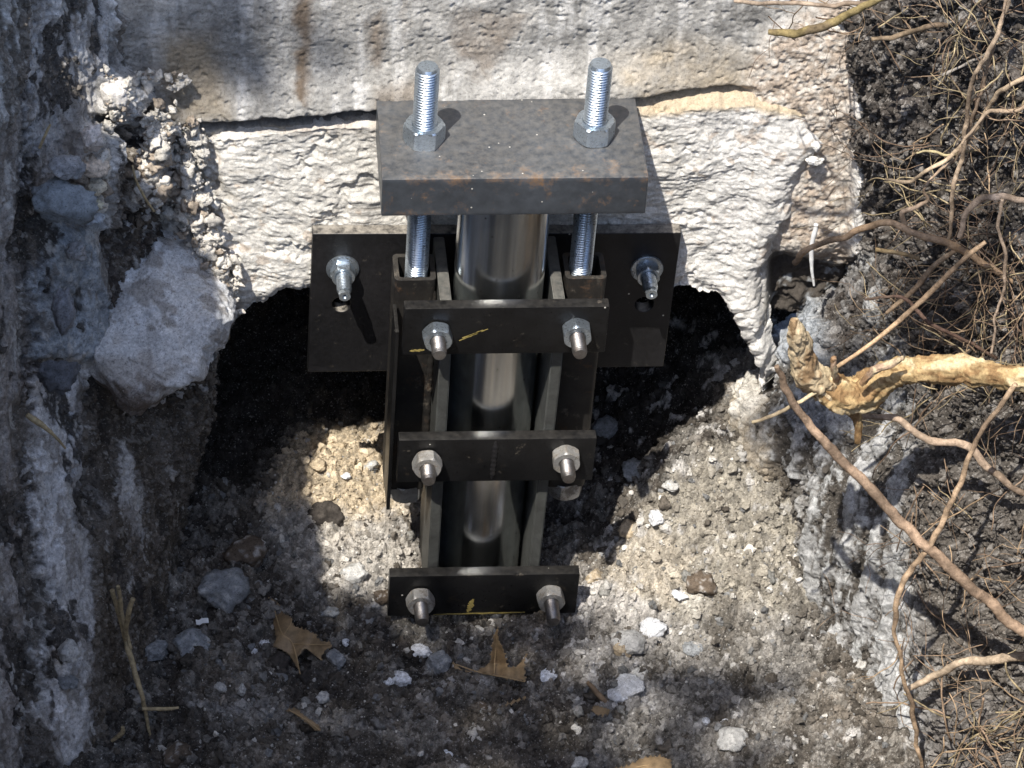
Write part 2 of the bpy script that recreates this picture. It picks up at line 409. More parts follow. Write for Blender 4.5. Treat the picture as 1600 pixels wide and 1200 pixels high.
def footing():
    xs = np.arange(-.285, .262, .0009); ss = np.concatenate([np.arange(-.02, .30, .0009), np.arange(.30, .75, .006)])
    X, S = np.meshgrid(xs, ss); n = X.size; X = X.ravel(); S = S.ravel()
    bx = [-.30, -.25, -.232, -.222, -.205, -.185, -.172, -.145, .0, .192, .203, .213, .224, .238, .27]
    bz = [-.30, -.30, -.285, -.255, -.222, -.207, -.199, -.194, -.19, -.203, -.215, -.235, -.258, -.286, -.36]
    Q = np.stack([X, X * 0, S], 1)
    zb = np.interp(X, bx, bz) + .007 * fbm(Q, 45, 4, .6, 3., (1, 0, 0)) + .003 * fbm(Q, 160, 2, .6, 3., (1, 0, 0))
    ztop = np.interp(X, [-.26, -.235, -.19, -.14, -.10, 0, .11, .2, .24], [-.040, -.040, -.035, -.028, -.026, -.023, -.014, -.006, -.018]) + .0018 * fbm(Q, 45, 4, .6, 33., (1, 0, 0))
    L = (ztop - zb); Rr = .012
    z = np.where(S < L, ztop - S, zb)
    back = np.where(S < L, 0, S - L)
    # round the bottom arris and the top one
    e = np.clip((S - (L - Rr)) / (2 * Rr), 0, 1)
    y = back + np.where(S < L, Rr * .35 * sst(S, L - Rr, L), Rr * .35 * (1 - e))
    y = y + .03 * sst(-S, -.004, .015)
    P = np.stack([X, .012 + y, z], 1)
    nn = gnormals(P, len(ss), len(xs)); nn = np.where((nn[:, 1] > 0)[:, None], -nn, nn)
    W = P.copy(); W[:, 2] += .12 * (W[:, 0] * .15) + .004 * fbm(P, 20, 3, .5, 9.)
    W[:, 0] += .02 * fbm(P, 14, 2, .5, 19.)
    W[:, 2] += .010 * fbm(P, 12, 2, .5, 33.)
    rg = ridged(W, 75, 3, .55, 4., (.5, .7, 1.6))
    dr = fbm(W, 90, 3, .62, 14., (.62, 1, 1.5))
    er = sst(X, .14, .20)
    h = .0003 * rg * (1 - er) + .00062 * dr * (1 - .8 * er) + .0009 * er * fbm(P, 120, 3, .6, 44., (.8, 1, 1.1)) + .0007 * fbm(W, 260, 2, .6, 2., (.8, 1, 1.1)) + .004 * fbm(P, 9, 3, .5, 23.) + .0008 * fbm(W, 28, 3, .5, 2., (.8, 1, 1.2)) - .0028 * sst(fbm(P, 30, 4, .6, 92.), .45, .8) + .0016 * fbm(P, 55, 3, .5, 52.)
    # the curled rib that runs down the right end
    ribx = np.interp(z, [-.30, -.25, -.2, -.15, -.1, -.05, -.02], [.228, .219, .206, .214, .226, .228, .215])
    ribx = ribx + .006 * fbm(P, 25, 3, .6, 55.); rib = np.exp(-((X - ribx) / .014) ** 2)
    h = h + .0045 * rib * sst(-z, .03, .08)
    endr = sst(X, ribx + .012, ribx + .030)
    h = h - .014 * endr * sst(-z, -.01, .2) - .004 * endr
    c3, i3 = crumbs(P, 95, 8.)
    left = 1 - sst(X + .010 * fbm(P, 30, 3, .6, 40.) - .12 * (-z - .1), -.236, -.208)
    h = h + left * (.010 * c3 - .010) + left * .006 * fbm(P, 60, 3, .6, 60.)
    h = h * np.where(back > 0, .6, 1)
    P = P + nn * h[:, None]
    px, py = project(P)
    f1 = fbm(P, 14, 5, .6, 1.); f2 = fbm(P, 60, 4, .6, 8.)
    col = np.tile(np.array([.66, .635, .59]), (n, 1)) * (1 + .13 * f1 + .12 * f2)[:, None]
    col = mix(col, LIMEW, sst(X, .12, .2) * .8)
    crev = sst(-dr, .25, .8) * (1 - .6 * er)
    col = mix(col, np.array([.42, .37, .31]), crev * .4)
    t = sst(f2 + .3 * f1, .55, .8); col = mix(col, np.array([.42, .31, .22]), t * .5)
    col = mix(col, np.array([.42, .35, .29]), sst(z, -.045, -.028) * (.5 + .5 * f2) * (X < .1))
    col = mix(col, mix(np.tile(BROWN * 1.6, (n, 1)), np.tile(LIME, (n, 1)), sst(i3 + f2, .2, .55)), left * .9)
    col = mix(col, TAN * 1.05, sst(z - ztop, -.010, -.002) * sst(X, .08, .12) * .9)
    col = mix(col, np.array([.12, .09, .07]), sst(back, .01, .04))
    Fq = grid_faces(len(ss), len(xs))
    Fq = Fq[~(endr[Fq] > .97).any(axis=1)]
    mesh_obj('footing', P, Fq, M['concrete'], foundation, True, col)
footing()

# ------------------------------------------------------------------ pit floor and the ground round the pit
def floor_z(x, y):
    z = -.462 + .02 * np.clip(-y - .1, 0, .3)
    z = z + .35 * sst(y, .06, .42) * (y - .02) * 2.0                    # rises into the hollow under the footing
    z = z + .50 * np.clip(x - .10, 0, .5) * sst(y, -.15, .0)     # heaped against the right bank
    z = z + .05 * np.exp(-((x - .19) / .05) ** 2 - ((y - .0) / .06) ** 2)
    z = z + .030 * np.exp(-((x + .13) / .055) ** 2 - ((y - .045) / .06) ** 2)  # heap under the sun patch
    z = z - .018 * np.exp(-((x - .0) / .06) ** 2 - ((y + .15) / .05) ** 2)
    z = z + .35 * np.clip(-.20 - x, 0, .2) * sst(y, -.1, .1)
    z = z + .9 * sst(-y, .8, 1.6) * 1.05
    ax = np.abs(x - .0)
    z = z + (1.0 - .0) * sst(ax, .52, .70) * (1 - sst(-y, .8, 1.6))
    z = np.minimum(z, .55)
    z = z + .0 * x
    z = np.where(y > .3, z + sst(y, .3, .6) * .4 * (z < .2), z)
    return z
def floor():
    xs = axis(-.36, .36, .00115, -25, 25); ys = axis(-.34, .30, .00125, -25, .7)
    X, Y = np.meshgrid(xs, ys); n = X.size
    P = np.stack([X.ravel(), Y.ravel(), np.zeros(n)], 1)
    P[:, 2] = floor_z(P[:, 0], P[:, 1])
    w = .5 + .5 * sst(fbm(P, 12, 3, .5, 90.), -.3, .4)
    c1, i1 = crumbs(P, 75, 1.); c2, i2 = crumbs(P, 150, 5.); c3, i3 = crumbs(P, 280, 9.)
    f1 = fbm(P, 11, 4, .55, 1.); f2 = fbm(P, 45, 4, .6, 4.)
    smooth = sst(-P[:, 1] + .03 * f1, .25, .29)
    f3 = fbm(P, 170, 2, .6, 14.)
    h = .012 * f1 + .0065 * f2 + (.0075 * c1 * w + .0036 * c2 + .0018 * c3 + .0022 * f3 + .0030 * fbm(P, 85, 3, .6, 61.)) * (1 - .4 * smooth)
    near = (np.abs(P[:, 0]) < .6) & (P[:, 1] > -.9)
    h = np.where(near, h, h * 3)
    base = P.copy(); P[:, 2] += h
    px, py = project(P)
    col = mix(np.tile(DARK * 1.25, (n, 1)), np.tile(BROWN * 1.35, (n, 1)), sst(f1 + .5 * i1, -.1, .8)) * (.7 + .6 * i2)[:, None]
    col = mix(col, np.array([.20, .19, .175]), (i1 > .7) * .5 * (1 - smooth))
    pale = sst(i3 * .6 + i2 * .5 + .35 * f2, .72, .92) * .5
    col = mix(col, np.array([.33, .31, .28]), pale)
    bl = sst(fbm(P, 28, 4, .6, 111.), -.25, .35)
    wx = px + 26 * f2 + 30 * f1; wy = py + 20 * fbm(P, 50, 4, .6, 77.)
    def zone(poly, c, k, soft=16, spk=.6):
        nonlocal col
        t = polymask(wx, wy, poly, soft) * k
        t = np.clip(t * (1 - spk + spk * 2 * (i3 * .5 + i2 * .5)), 0, 1)
        col = mix(col, np.array(c), t)
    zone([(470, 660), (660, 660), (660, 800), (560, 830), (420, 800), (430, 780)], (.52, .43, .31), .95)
    zone([(420, 790), (640, 810), (640, 900), (600, 960), (500, 900), (410, 870)], (.45, .42, .38), .8, 22)
    zone([(1130, 690), (1210, 600), (1240, 800), (1260, 960), (1080, 1010), (940, 930), (960, 850), (1040, 760)], (.34, .31, .26), .9, 25, .75)
    zone([(950, 850), (1010, 820), (1110, 880), (1090, 930), (980, 930)], (.45, .40, .33), .8, 14)
    zone([(910, 900), (1010, 925), (1050, 1000), (960, 1060), (1060, 1100), (930, 1090), (890, 980)], (.58, .55, .52), .9, 14)
    zone([(930, 1040), (1010, 1050), (1020, 1110), (950, 1100)], (.70, .69, .70), .9, 12)
    zone([(1060, 930), (1120, 930), (1100, 960), (1050, 955)], (.66, .62, .55), .8, 10)
    zone([(900, 960), (1250, 950), (1290, 1200), (900, 1210)], (.27, .255, .235), .65, 30, .9)
    zone([(300, 1090), (620, 1130), (640, 1150), (300, 1120)], (.30, .29, .28), .6, 10)
    zone([(400, 1110), (700, 1150), (690, 1165), (380, 1130)], (.34, .31, .27), .5, 8)
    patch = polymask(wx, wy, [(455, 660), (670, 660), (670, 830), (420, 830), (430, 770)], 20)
    hollow_shade = np.maximum(sst(P[:, 1], .10, .16), sst(P[:, 1], .015, .06) * (1 - patch) * (1 - sst(P[:, 0], .205, .235))); col = mix(col, DARK * .55, hollow_shade * .9)  # shade of the hollow under the footing painted into the soil, sun patch spared
    col = mix(col, np.array([.10, .11, .05]), ((P[:, 2] > .3) * 1.))
    dk = sst(fbm(P, 26, 4, .62, 121.) + .35 * i1, .30, .62) * sst(-P[:, 1], .06, .16); col = mix(col, BROWN * .62, dk * .85)
    lw = sst(fbm(P, 48, 4, .62, 131.) - .3 * dk, .48, .72) * sst(P[:, 0], -.12, .0); col = mix(col, np.array([.56, .54, .52]), lw * .7)
    col = col * (1 + .45 * f3)[:, None]
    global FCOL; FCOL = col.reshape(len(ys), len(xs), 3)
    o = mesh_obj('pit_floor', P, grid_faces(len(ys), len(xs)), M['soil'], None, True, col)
    tag(o, kind='structure')
floor()
def back_soil():                      # earth face at the back of the hollow
    xs = np.arange(-.6, .6, .004); zs = np.arange(-.6, -.1, .004)
    X, Z = np.meshgrid(xs, zs); P = np.stack([X.ravel(), X.ravel() * 0, Z.ravel()], 1)
    c1, i1 = crumbs(P, 40, 1.)
    P[:, 1] = .36 - .02 * c1 - .03 * fbm(P, 9, 4) + .3 * (np.abs(P[:, 0]) / .6) ** 2 * 0
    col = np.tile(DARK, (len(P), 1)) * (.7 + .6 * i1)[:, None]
    tag(mesh_obj('hollow_soil', P, grid_faces(len(zs), len(xs)), M['soil'], None, True, col), kind='structure')
back_soil()

# ------------------------------------------------------------------ side banks
def catmull(G, nr, nc):
    """resample a coarse net G[r,c,3] to nr x nc"""
    def along(A, N):
        k = A.shape[0]; t = np.linspace(0, k - 1, N); i = np.clip(np.floor(t).astype(int), 0, k - 2); f = (t - i)
        f = f.reshape(-1, *([1] * (A.ndim - 1)))
        p = lambda j: A[np.clip(i + j, 0, k - 1)]
        p0, p1, p2, p3 = p(-1), p(0), p(1), p(2)
        c = p1 + .5 * f * (p2 - p0 + f * (2 * p0 - 5 * p1 + 4 * p2 - p3 + f * (3 * (p1 - p2) + p3 - p0)))
        return .75 * c + .25 * (p1 + (p2 - p1) * f)
    A = along(G, nr); return along(A.transpose(1, 0, 2), nc).transpose(1, 0, 2)
def rows(net):
    return np.array([[np.array(q, float) for q in r] for r in net])
W3 = lambda x, y, z: np.array([x, y, z], float)

def left_bank():
    # rows run from above the frame downwards, columns from far left to the edge at the wall / hollow
    net = [
        [W3(-.60, -1.3, .50), W3(-.47, -.75, .50), W3(-.445, -.58, .50), W3(-.45, -.42, .50), W3(-.445, -.31, .50), W3(-.52, -.20, .50), W3(-.50, .05, .5)],
        [W3(-.72, -1.3, .30), W3(-.55, -.70, .30), W3(-.50, -.48, .30), W3(-.48, -.32, .30), W3(-.45, -.20, .30), W3(-.43, .0, .30), W3(-.42, .06, .3)],
        [W3(-.74, -1.2, .12), W3(-.53, -.55, .12), at(-160, -40, -.16), at(0, -20, -.075), at(95, -20, -.025), at(165, -20, .02), at(175, -20, .07)],
        [W3(-.72, -1.2, .00), W3(-.52, -.5, .0), at(-160, 200, -.17), at(0, 200, -.09), at(100, 200, -.045), at(200, 200, .01), at(215, 200, .06)],
        [W3(-.70, -1.1, -.1), W3(-.50, -.5, -.10), at(-160, 400, -.20), at(0, 400, -.115), at(120, 400, -.06), at(270, 400, .0), at(300, 400, .06)],
        [W3(-.68, -1.1, -.2), W3(-.49, -.5, -.2), at(-160, 600, -.24), at(0, 600, -.15), at(130, 600, -.085), at(318, 590, -.005), at(335, 590, .08)],
        [W3(-.64, -1.1, -.3), W3(-.47, -.5, -.3), at(-160, 800, -.28), at(0, 800, -.19), at(120, 800, -.135), at(280, 800, -.045), at(305, 800, .08)],
        [W3(-.62, -1.1, -.4), W3(-.45, -.5, -.4), at(-160, 1000, -.35), at(0, 1000, -.25), at(120, 1000, -.20), at(245, 1000, -.13), at(265, 1000, -.02)],
        [W3(-.60, -1.1, -.47), W3(-.44, -.5, -.46), at(-160, 1200, -.38), at(-10, 1200, -.31), at(90, 1200, -.275), at(180, 1200, -.235), at(205, 1200, -.15)],
        [W3(-.58, -1.1, -.55), W3(-.42, -.6, -.55), at(-160, 1450, -.42), at(-10, 1450, -.36), at(90, 1450, -.33), at(160, 1450, -.30), at(190, 1450, -.24)],
    ]
    G = rows(net); nr, nc = 900, 620
    P = catmull(G, nr, nc).reshape(-1, 3); nn = gnormals(P, nr, nc)
    s = np.sign(nn[:, 0].mean()); nn = nn * s
    px, py = project(P)
    f1 = fbm(P, 8, 4, .55, 41.); f2 = fbm(P, 40, 4, .6, 3.); f3 = fbm(P, 150, 3, .6, 5.)
    streak = fbm(P, 55, 5, .6, 9., (1, .8, .14)); c1, i1 = crumbs(P, 85, 3.); c2, i2 = crumbs(P, 200, 4.)
    wx = px + 16 * f2 + 9 * f3; wy = py + 22 * fbm(P, 35, 3, .6, 50.) + 10 * f3; hx = px + 12 * f1; hy = py + 14 * f1
    h = .012 * f1 + .0035 * f2 + .0014 * f3 + .0055 * streak + .0030 * fbm(P, 110, 3, .65, 33., (1, .9, .5)) + .0012 * c2 - .007 * sst(fbm(P, 30, 4, .6, 77., (1, .9, .35)), .28, .45)
    n = len(P)
    col = np.tile(np.array([.52, .51, .50]), (n, 1)) * (1 + .25 * f2 + .2 * f3 + .5 * fbm(P, 150, 3, .6, 9., (1, .8, .12)))[:, None]
    brown = sst(streak + .5 * f1, .15, .45); col = mix(col, BROWN * 1.2, brown * .9)
    h = h - .003 * brown
    def zone(poly, c, k, dh=0., soft=12, crumb=0.):
        nonlocal col, h
        t = polymask(wx, wy, poly, soft); 
        if c is not None: col = mix(col, np.array(c) * (1 + .25 * f2 + .25 * f3)[:, None], t * k)
        th_ = polymask(hx, hy, poly, soft * 1.8) if (dh or crumb) else 0 * t
        h = h * (1 - .5 * t) + th_ * dh + th_ * crumb * (c1 * .5 + c2 * .5)
        return t
    # dark crumbly soil between the clay layers
    zone([(160, 130), (270, 120), (320, 470), (190, 560), (140, 470), (155, 330)], (.06, .048, .04), .97, -.012, 10, .008)
    zone([(130, 600), (340, 560), (340, 820), (240, 900), (140, 760), (120, 700)], (.085, .07, .055), .97, -.004, 16, .006)
    zone([(135, 830), (200, 780), (320, 800), (310, 960), (240, 1250), (130, 1250), (130, 1160), (138, 980)], (.095, .078, .06), 1., .0, 12)
    zone([(60, -40), (85, -40), (110, 200), (95, 300), (60, 330), (75, 560), (50, 800), (25, 500), (35, 150)], (.06, .05, .045), .9, -.010, 8, .006)
    zone([(100, 250), (160, 260), (170, 360), (60, 330), (50, 300)], (.07, .055, .04), .85, -.006, 10, .006)
    zone([(-60, 200), (30, 180), (45, 700), (40, 1300), (-60, 1300)], (.30, .265, .24), .8, .0, 14)
    zone([(20, 640), (50, 620), (70, 900), (50, 1260), (30, 1260), (40, 900)], (.07, .06, .05), .85, -.006, 8, .003)
    zone([(105, 600), (140, 610), (150, 900), (120, 1000), (110, 820)], (.10, .085, .07), .8, -.006, 8, .004)
    # grey clay, smeared, and pale lime runs
    zone([(70, 330), (150, 350), (175, 470), (160, 560), (60, 560), (60, 420)], (.27, .30, .33), .9, .012, 10)
    zone([(60, 580), (120, 590), (130, 700), (100, 900), (60, 900), (50, 700)], (.62, .61, .61), .9, .004, 9)
    zone([(85, 860), (130, 820), (140, 980), (130, 1200), (60, 1200), (70, 1000)], (.64, .62, .61), .9, .003, 8)
    zone([(185, 690), (215, 720), (222, 820), (195, 850), (180, 760)], (.58, .57, .56), .85, .003, 8)
    zone([(50, 0), (165, -60), (170, 90), (90, 330), (50, 330)], (.54, .53, .53), .7, .0, 12)
    t = zone([(155, 120), (205, 115), (205, 165), (185, 195), (155, 170)], LIMEW, .95, .024, 7, .006)
    t = zone([(130, 195), (160, 195), (166, 240), (160, 345), (135, 345), (128, 250)], LIMEW * .95, .95, .026, 7, .007)
    t = zone([(205, 240), (235, 160), (265, 160), (250, 230), (245, 330), (215, 330)], (.62, .52, .42), .9, .020, 8, .006)
    pale = sst(i2 + f3, .9, 1.1); col = mix(col, LIME * .8, pale * .25)
    h = h + .0012 * c2 * sst(f1 + f2, -.2, .5)
    P = P + nn * h[:, None]
    cut = sst(fbm(P, 30, 4, .6, 77., (1, .9, .35)), .28, .45); col = mix(col, DARK * 1.0, cut * .92)
    sm = sst(fbm(P, 60, 4, .65, 88., (1, .8, .22)), .12, .38); col = mix(col, np.array([.19, .165, .14]), sm * .6)
    wh = sst(fbm(P, 75, 4, .65, 98., (1, .8, .3)), .5, .75); col = mix(col, np.array([.55, .53, .50]), wh * .7)
    global LBP, LBC; LBP = P; LBC = col
    tag(mesh_obj('left_bank', P, grid_faces(nr, nc), M['bank'], None, True, col), kind='structure')
left_bank()

def right_bank():
    net = [
        [W3(.44, .06, .50), W3(.44, .0, .50), W3(.46, -.12, .50), W3(.49, -.25, .50), W3(.52, -.42, .50), W3(.62, -.8, .50), W3(.8, -1.3, .50)],
        [W3(.38, .06, .28), W3(.38, .0, .28), W3(.40, -.10, .28), W3(.44, -.22, .28), W3(.48, -.38, .28), W3(.58, -.7, .28), W3(.78, -1.3, .30)],
        [at(1335, -30, .07), at(1350, -30, .015), at(1410, -30, -.05), at(1500, -30, -.11), at(1600, -30, -.17), at(1760, -30, -.25), W3(.76, -1.2, .12)],
        [at(1335, 200, .07), at(1350, 200, .01), at(1410, 200, -.06), at(1500, 200, -.12), at(1600, 200, -.18), at(1760, 200, -.26), W3(.74, -1.2, .0)],
        [at(1335, 390, .07), at(1352, 390, .01), at(1410, 400, -.07), at(1500, 400, -.14), at(1600, 400, -.20), at(1760, 400, -.28), W3(.72, -1.2, -.1)],
        [at(1215, 560, .09), at(1235, 560, .015), at(1350, 590, -.07), at(1480, 600, -.16), at(1600, 600, -.23), at(1760, 600, -.31), W3(.70, -1.1, -.2)],
        [at(1125, 690, .12), at(1150, 690, .03), at(1260, 760, -.08), at(1420, 790, -.18), at(1600, 800, -.27), at(1760, 800, -.34), W3(.66, -1.1, -.3)],
        [at(1160, 860, .08), at(1185, 870, .0), at(1255, 930, -.09), at(1400, 990, -.20), at(1600, 1000, -.30), at(1760, 1000, -.37), W3(.62, -1.1, -.4)],
        [at(1215, 1040, .0), at(1240, 1060, -.09), at(1285, 1150, -.19), at(1410, 1200, -.27), at(1600, 1200, -.335), at(1760, 1200, -.40), W3(.60, -1.1, -.46)],
        [at(1260, 1300, -.1), at(1270, 1350, -.2), at(1340, 1400, -.27), at(1440, 1450, -.33), at(1600, 1450, -.38), at(1760, 1450, -.44), W3(.58, -1.1, -.55)],
    ]
    G = rows(net); nr, nc = 900, 640
    P = catmull(G, nr, nc).reshape(-1, 3); nn = gnormals(P, nr, nc)
    if nn[:, 0].mean() > 0: nn = -nn
    px, py = project(P); n = len(P)
    f1 = fbm(P, 8, 4, .55, 61.); f2 = fbm(P, 40, 4, .6, 13.); f3 = fbm(P, 150, 3, .6, 15.)
    streak = fbm(P, 60, 5, .62, 29., (1, .8, .09)); c1, i1 = crumbs(P, 65, 13.); c2, i2 = crumbs(P, 170, 14.); c3, i3 = crumbs(P, 330, 24.)
    wx = px + 16 * f2; wy = py + 18 * fbm(P, 35, 3, .6, 50.)
    clay = polymask(wx, wy, [(1100, 540), (1240, 400), (1365, 400), (1420, 560), (1420, 800), (1440, 1000), (1470, 1300), (1200, 1300), (1100, 900)], 30)
    h = .007 * f1 + .0025 * f2 + (1 - clay) * (.0018 * c1 + .0022 * c2 + .0032 * c3 + .006 * f2 + .0022 * f3 + .005 * fbm(P, 45, 4, .6, 9., (1, .8, .3))) + clay * (.0048 * streak + .0006 * c3 + .0009 * f3 + .0028 * fbm(P, 120, 3, .6, 19., (1, .8, .14)))
    col = np.tile(np.array([.052, .045, .040]), (n, 1)) * (.7 + .4 * i2 + .5 * i3)[:, None] * (1 + .35 * f2)[:, None]
    col = mix(col, np.array([.13, .115, .10]), sst(wy, 500, 900) * .6)
    col = mix(col, np.array([.30, .28, .26]), sst(i3 + f3, .95, 1.15) * .5)
    cc = mix(np.tile(np.array([.085, .075, .065]), (n, 1)), np.tile(np.array([.42, .42, .42]), (n, 1)), sst(streak + .4 * f2 + .4 * f3 + .35 * sst(py, 750, 1000), -.3, .5)) * (1 + .25 * f3)[:, None]
    cc = mix(cc, np.array([.52, .53, .53]), sst(fbm(P, 120, 4, .7, 19., (1, .8, .2)) + .6 * f3, .5, .9) * .8)
    col = mix(col, cc, clay)
    def zone(poly, c, k, dh=0., soft=12, crumb=0.):
        nonlocal col, h
        t = polymask(wx, wy, poly, soft)
        col = mix(col, np.array(c) * (1 + .25 * f2 + .3 * f3)[:, None], t * k)
        h = h + t * dh + t * crumb * (c1 * .7 + c2 * .4)
    zone([(1100, 560), (1190, 560), (1200, 720), (1190, 960), (1100, 960)], (.40, .34, .26), .9, .004, 14, .006)
    zone([(1165, 560), (1195, 560), (1190, 650), (1170, 700)], (.62, .60, .56), .7, .002, 8)
    zone([(1200, 740), (1245, 740), (1250, 860), (1225, 880), (1205, 830)], (.10, .085, .07), .85, -.012, 12)
    zone([(1225, 400), (1280, 430), (1300, 560), (1250, 600), (1205, 500)], (.33, .36, .40), .8, .01, 10)
    zone([(1280, 430), (1350, 420), (1370, 560), (1310, 600)], (.06, .05, .045), .7, -.006, 14, .006)
    zone([(1230, 600), (1300, 620), (1300, 680), (1240, 660)], (.34, .37, .42), .7, .003, 12)
    zone([(1430, 1100), (1560, 1080), (1600, 1210), (1420, 1210)], (.14, .13, .125), .5, .0, 20, .004)
    P = P + nn * h[:, None]
    global RBP, RBC; RBP = P; RBC = col
    tag(mesh_obj('right_bank', P, grid_faces(nr, nc), M['bank'], None, True, col), kind='structure')
right_bank()

# ------------------------------------------------------------------ pier bracket
ROD = [(-.0655, -.040), (.0660, -.040)]
br = empty('pier_bracket', (0, -.06, -.47), 'black steel bracket with thick cap plate and three bolted bars clamping a shiny pipe', 'bracket')
def screw_rod(name, x, y, z0, z1, r, pitch, mat, parent, axisv='z', depth=.0014, seg=28, sub=6):
    L = z1 - z0; nr = int(L / pitch * sub) + 1
    t = np.linspace(0, L, nr); th = np.arange(seg) / seg * 2 * np.pi
    T, H = np.meshgrid(t, th, indexing='ij')
    ph = (T / pitch - H / (2 * np.pi)) % 1.0
    tri = 1 - np.abs(2 * ph - 1); tri = np.clip(tri * 1.35 - .12, 0, 1)
    rr = r - depth * (1 - tri)
    ch = np.clip((L - T) / .0035, 0, 1); rr = np.minimum(rr, r * (.80 + .2 * ch) + 0)     # chamfered tip
    A = np.stack([rr * np.cos(H), rr * np.sin(H), T + z0], -1).reshape(-1, 3)
    Fq = []
    i = np.arange(nr - 1)[:, None] * seg; j = np.arange(seg)[None, :]; k = (j + 1) % seg
    Fq = np.stack([i + j, i + k, i + seg + k, i + seg + j], -1).reshape(-1, 4).tolist()
    top = [(nr - 1) * seg + q for q in range(seg)]; bot = list(range(seg))[::-1]
    # slightly raised end face
    c = len(A); A = np.vstack([A, [[0, 0, z0 + L + .0004]]])
    Fq += [[top[q], top[(q + 1) % seg], c] for q in range(seg)]; Fq.append(bot)
    if axisv == '-y': A = np.stack([A[:, 0], -A[:, 2], A[:, 1]], 1)
    A = A + (np.array([x, y, 0]) if axisv == 'z' else np.array([x, 0, y]))
    o = mesh_obj(name, A, Fq, mat, parent, True)
    o.data.set_sharp_from_angle(angle=math.radians(38)); return o
def hex_nut(name, c, af, h, hole, mat, parent, direction='z', ang=0., washer_face=True):
    seg = 72; th = np.arange(seg) / seg * 2 * np.pi
    hexr = (af / 2) / np.cos(((th + math.radians(30)) % (math.pi / 3)) - math.pi / 6)
    Rm = af / 2 / math.cos(math.pi / 6)
    prof = [(0, Rm * .90), (.0006, Rm * .95), (.0018, Rm * 1.01), (h - .0026, Rm * 1.01), (h - .0012, Rm * .96), (h, Rm * .885)]
    V = [];
    for z, rm in prof:
        r = np.minimum(hexr, rm); V.append(np.stack([r * np.cos(th), r * np.sin(th), th * 0 + z], 1))
    for z, r in ((h, hole + .0012), (h - .0012, hole), (.0005, hole)):
        V.append(np.stack([r * np.cos(th), r * np.sin(th), th * 0 + z], 1))
    nr = len(V); V = np.vstack(V)
    i = np.arange(nr - 1)[:, None] * seg; j = np.arange(seg)[None, :]; k = (j + 1) % seg
    Fq = np.stack([i + j, i + k, i + seg + k, i + seg + j], -1).reshape(-1, 4)
    ca, sa = math.cos(ang), math.sin(ang); V = np.stack([V[:, 0] * ca - V[:, 1] * sa, V[:, 0] * sa + V[:, 1] * ca, V[:, 2]], 1)
    if direction == '-y': V = np.stack([V[:, 0], -V[:, 2], V[:, 1]], 1)
    if direction == '-z': V = np.stack([V[:, 0], -V[:, 1], -V[:, 2]], 1)
    o = mesh_obj(name, V + np.array(c), Fq, mat, parent, True)
    o.data.set_sharp_from_angle(angle=math.radians(32)); return o
# cap plate: slightly turned and tilted on its rods, dented arrises
def cap():
    bm = bmesh.new(); bmesh.ops.create_cube(bm, size=1)
    for v in bm.verts: v.co = Vector((v.co.x * .2034, v.co.y * .1002, v.co.z * .0356))
    bmesh.ops.bevel(bm, geom=bm.edges[:], offset=.0013, segments=2, affect='EDGES', profile=.6)
    bmesh.ops.subdivide_edges(bm, edges=[e for e in bm.edges if e.calc_length() > .02], cuts=14, use_grid_fill=True)
    rot = Matrix.Rotation(math.radians(-.9), 3, 'Y') @ Matrix.Rotation(math.radians(-.8), 3, 'Z')
    for v in bm.verts:
        a = fbm(np.array([v.co[:]]), 90, 3)[0] * .0004
        v.co = rot @ (v.co * (1 + a * 2)) + Vector((.0023, -.0395, -.0178))
    o = bm_obj('cap_plate', bm, M['block'], br, auto=40)
    o['label'] = 'thick grey steel cap plate with rust along its front edge'
cap()
for i, (x, y) in enumerate(ROD):
    zt = .069 if i == 0 else .0715
    r = screw_rod('threaded_rod', x, y, -.374, zt, .0094, .00245, M['zinc'], br)
    nb = -.0015 if i == 0 else .0015
    hex_nut('hex_nut', (x, y, nb), .0285, .0165, .0088, M['zinc'], br, 'z', math.radians(28 if i == 0 else 33))
    hex_nut('bottom_nut', (x + (0 if i == 0 else .004), y - .004, -.356), .0285, .0165, .0088, M['zinc_dirty'], br, '-z', .3)
# back plate with two holes
def back_plate():
    x0, x1, z0, z1 = -.1475, .1515, -.2755, -.1265; y0, y1 = 0.0, .0115
    holes = [(-.1215, -.2015), (.129, -.2045)]; rr = .0078
    bm = bmesh.new()
    def loop(y):
        out = []
        vs = [bm.verts.new((x, y, z)) for x, z in ((x0, z0), (x1, z0 + .0015), (x1 + .001, z1 - .002), (x0 + .001, z1))]
        out.append(vs)
        for hx, hz in holes:
            out.append([bm.verts.new((hx + rr * math.cos(a), y, hz + rr * math.sin(a))) for a in np.linspace(0, 2 * math.pi, 28, endpoint=False)])
        return out
    A = loop(y0); B = loop(y1)
    for L_ in (A, B):
        es = []
        for vs in L_:
            for k in range(len(vs)): es.append(bm.edges.new((vs[k], vs[(k + 1) % len(vs)])))
        bmesh.ops.triangle_fill(bm, use_beauty=True, edges=es)
    for va, vb in zip(A, B):
        for k in range(len(va)):
            q = (k + 1) % len(va); bm.faces.new((va[k], va[q], vb[q], vb[k]))
    o = bm_obj('back_plate', bm, M['plate'], br, auto=30)
    bv = o.modifiers.new('bevel', 'BEVEL'); bv.width = .0007; bv.segments = 2; bv.limit_method = 'ANGLE'; bv.angle_limit = .7
back_plate()
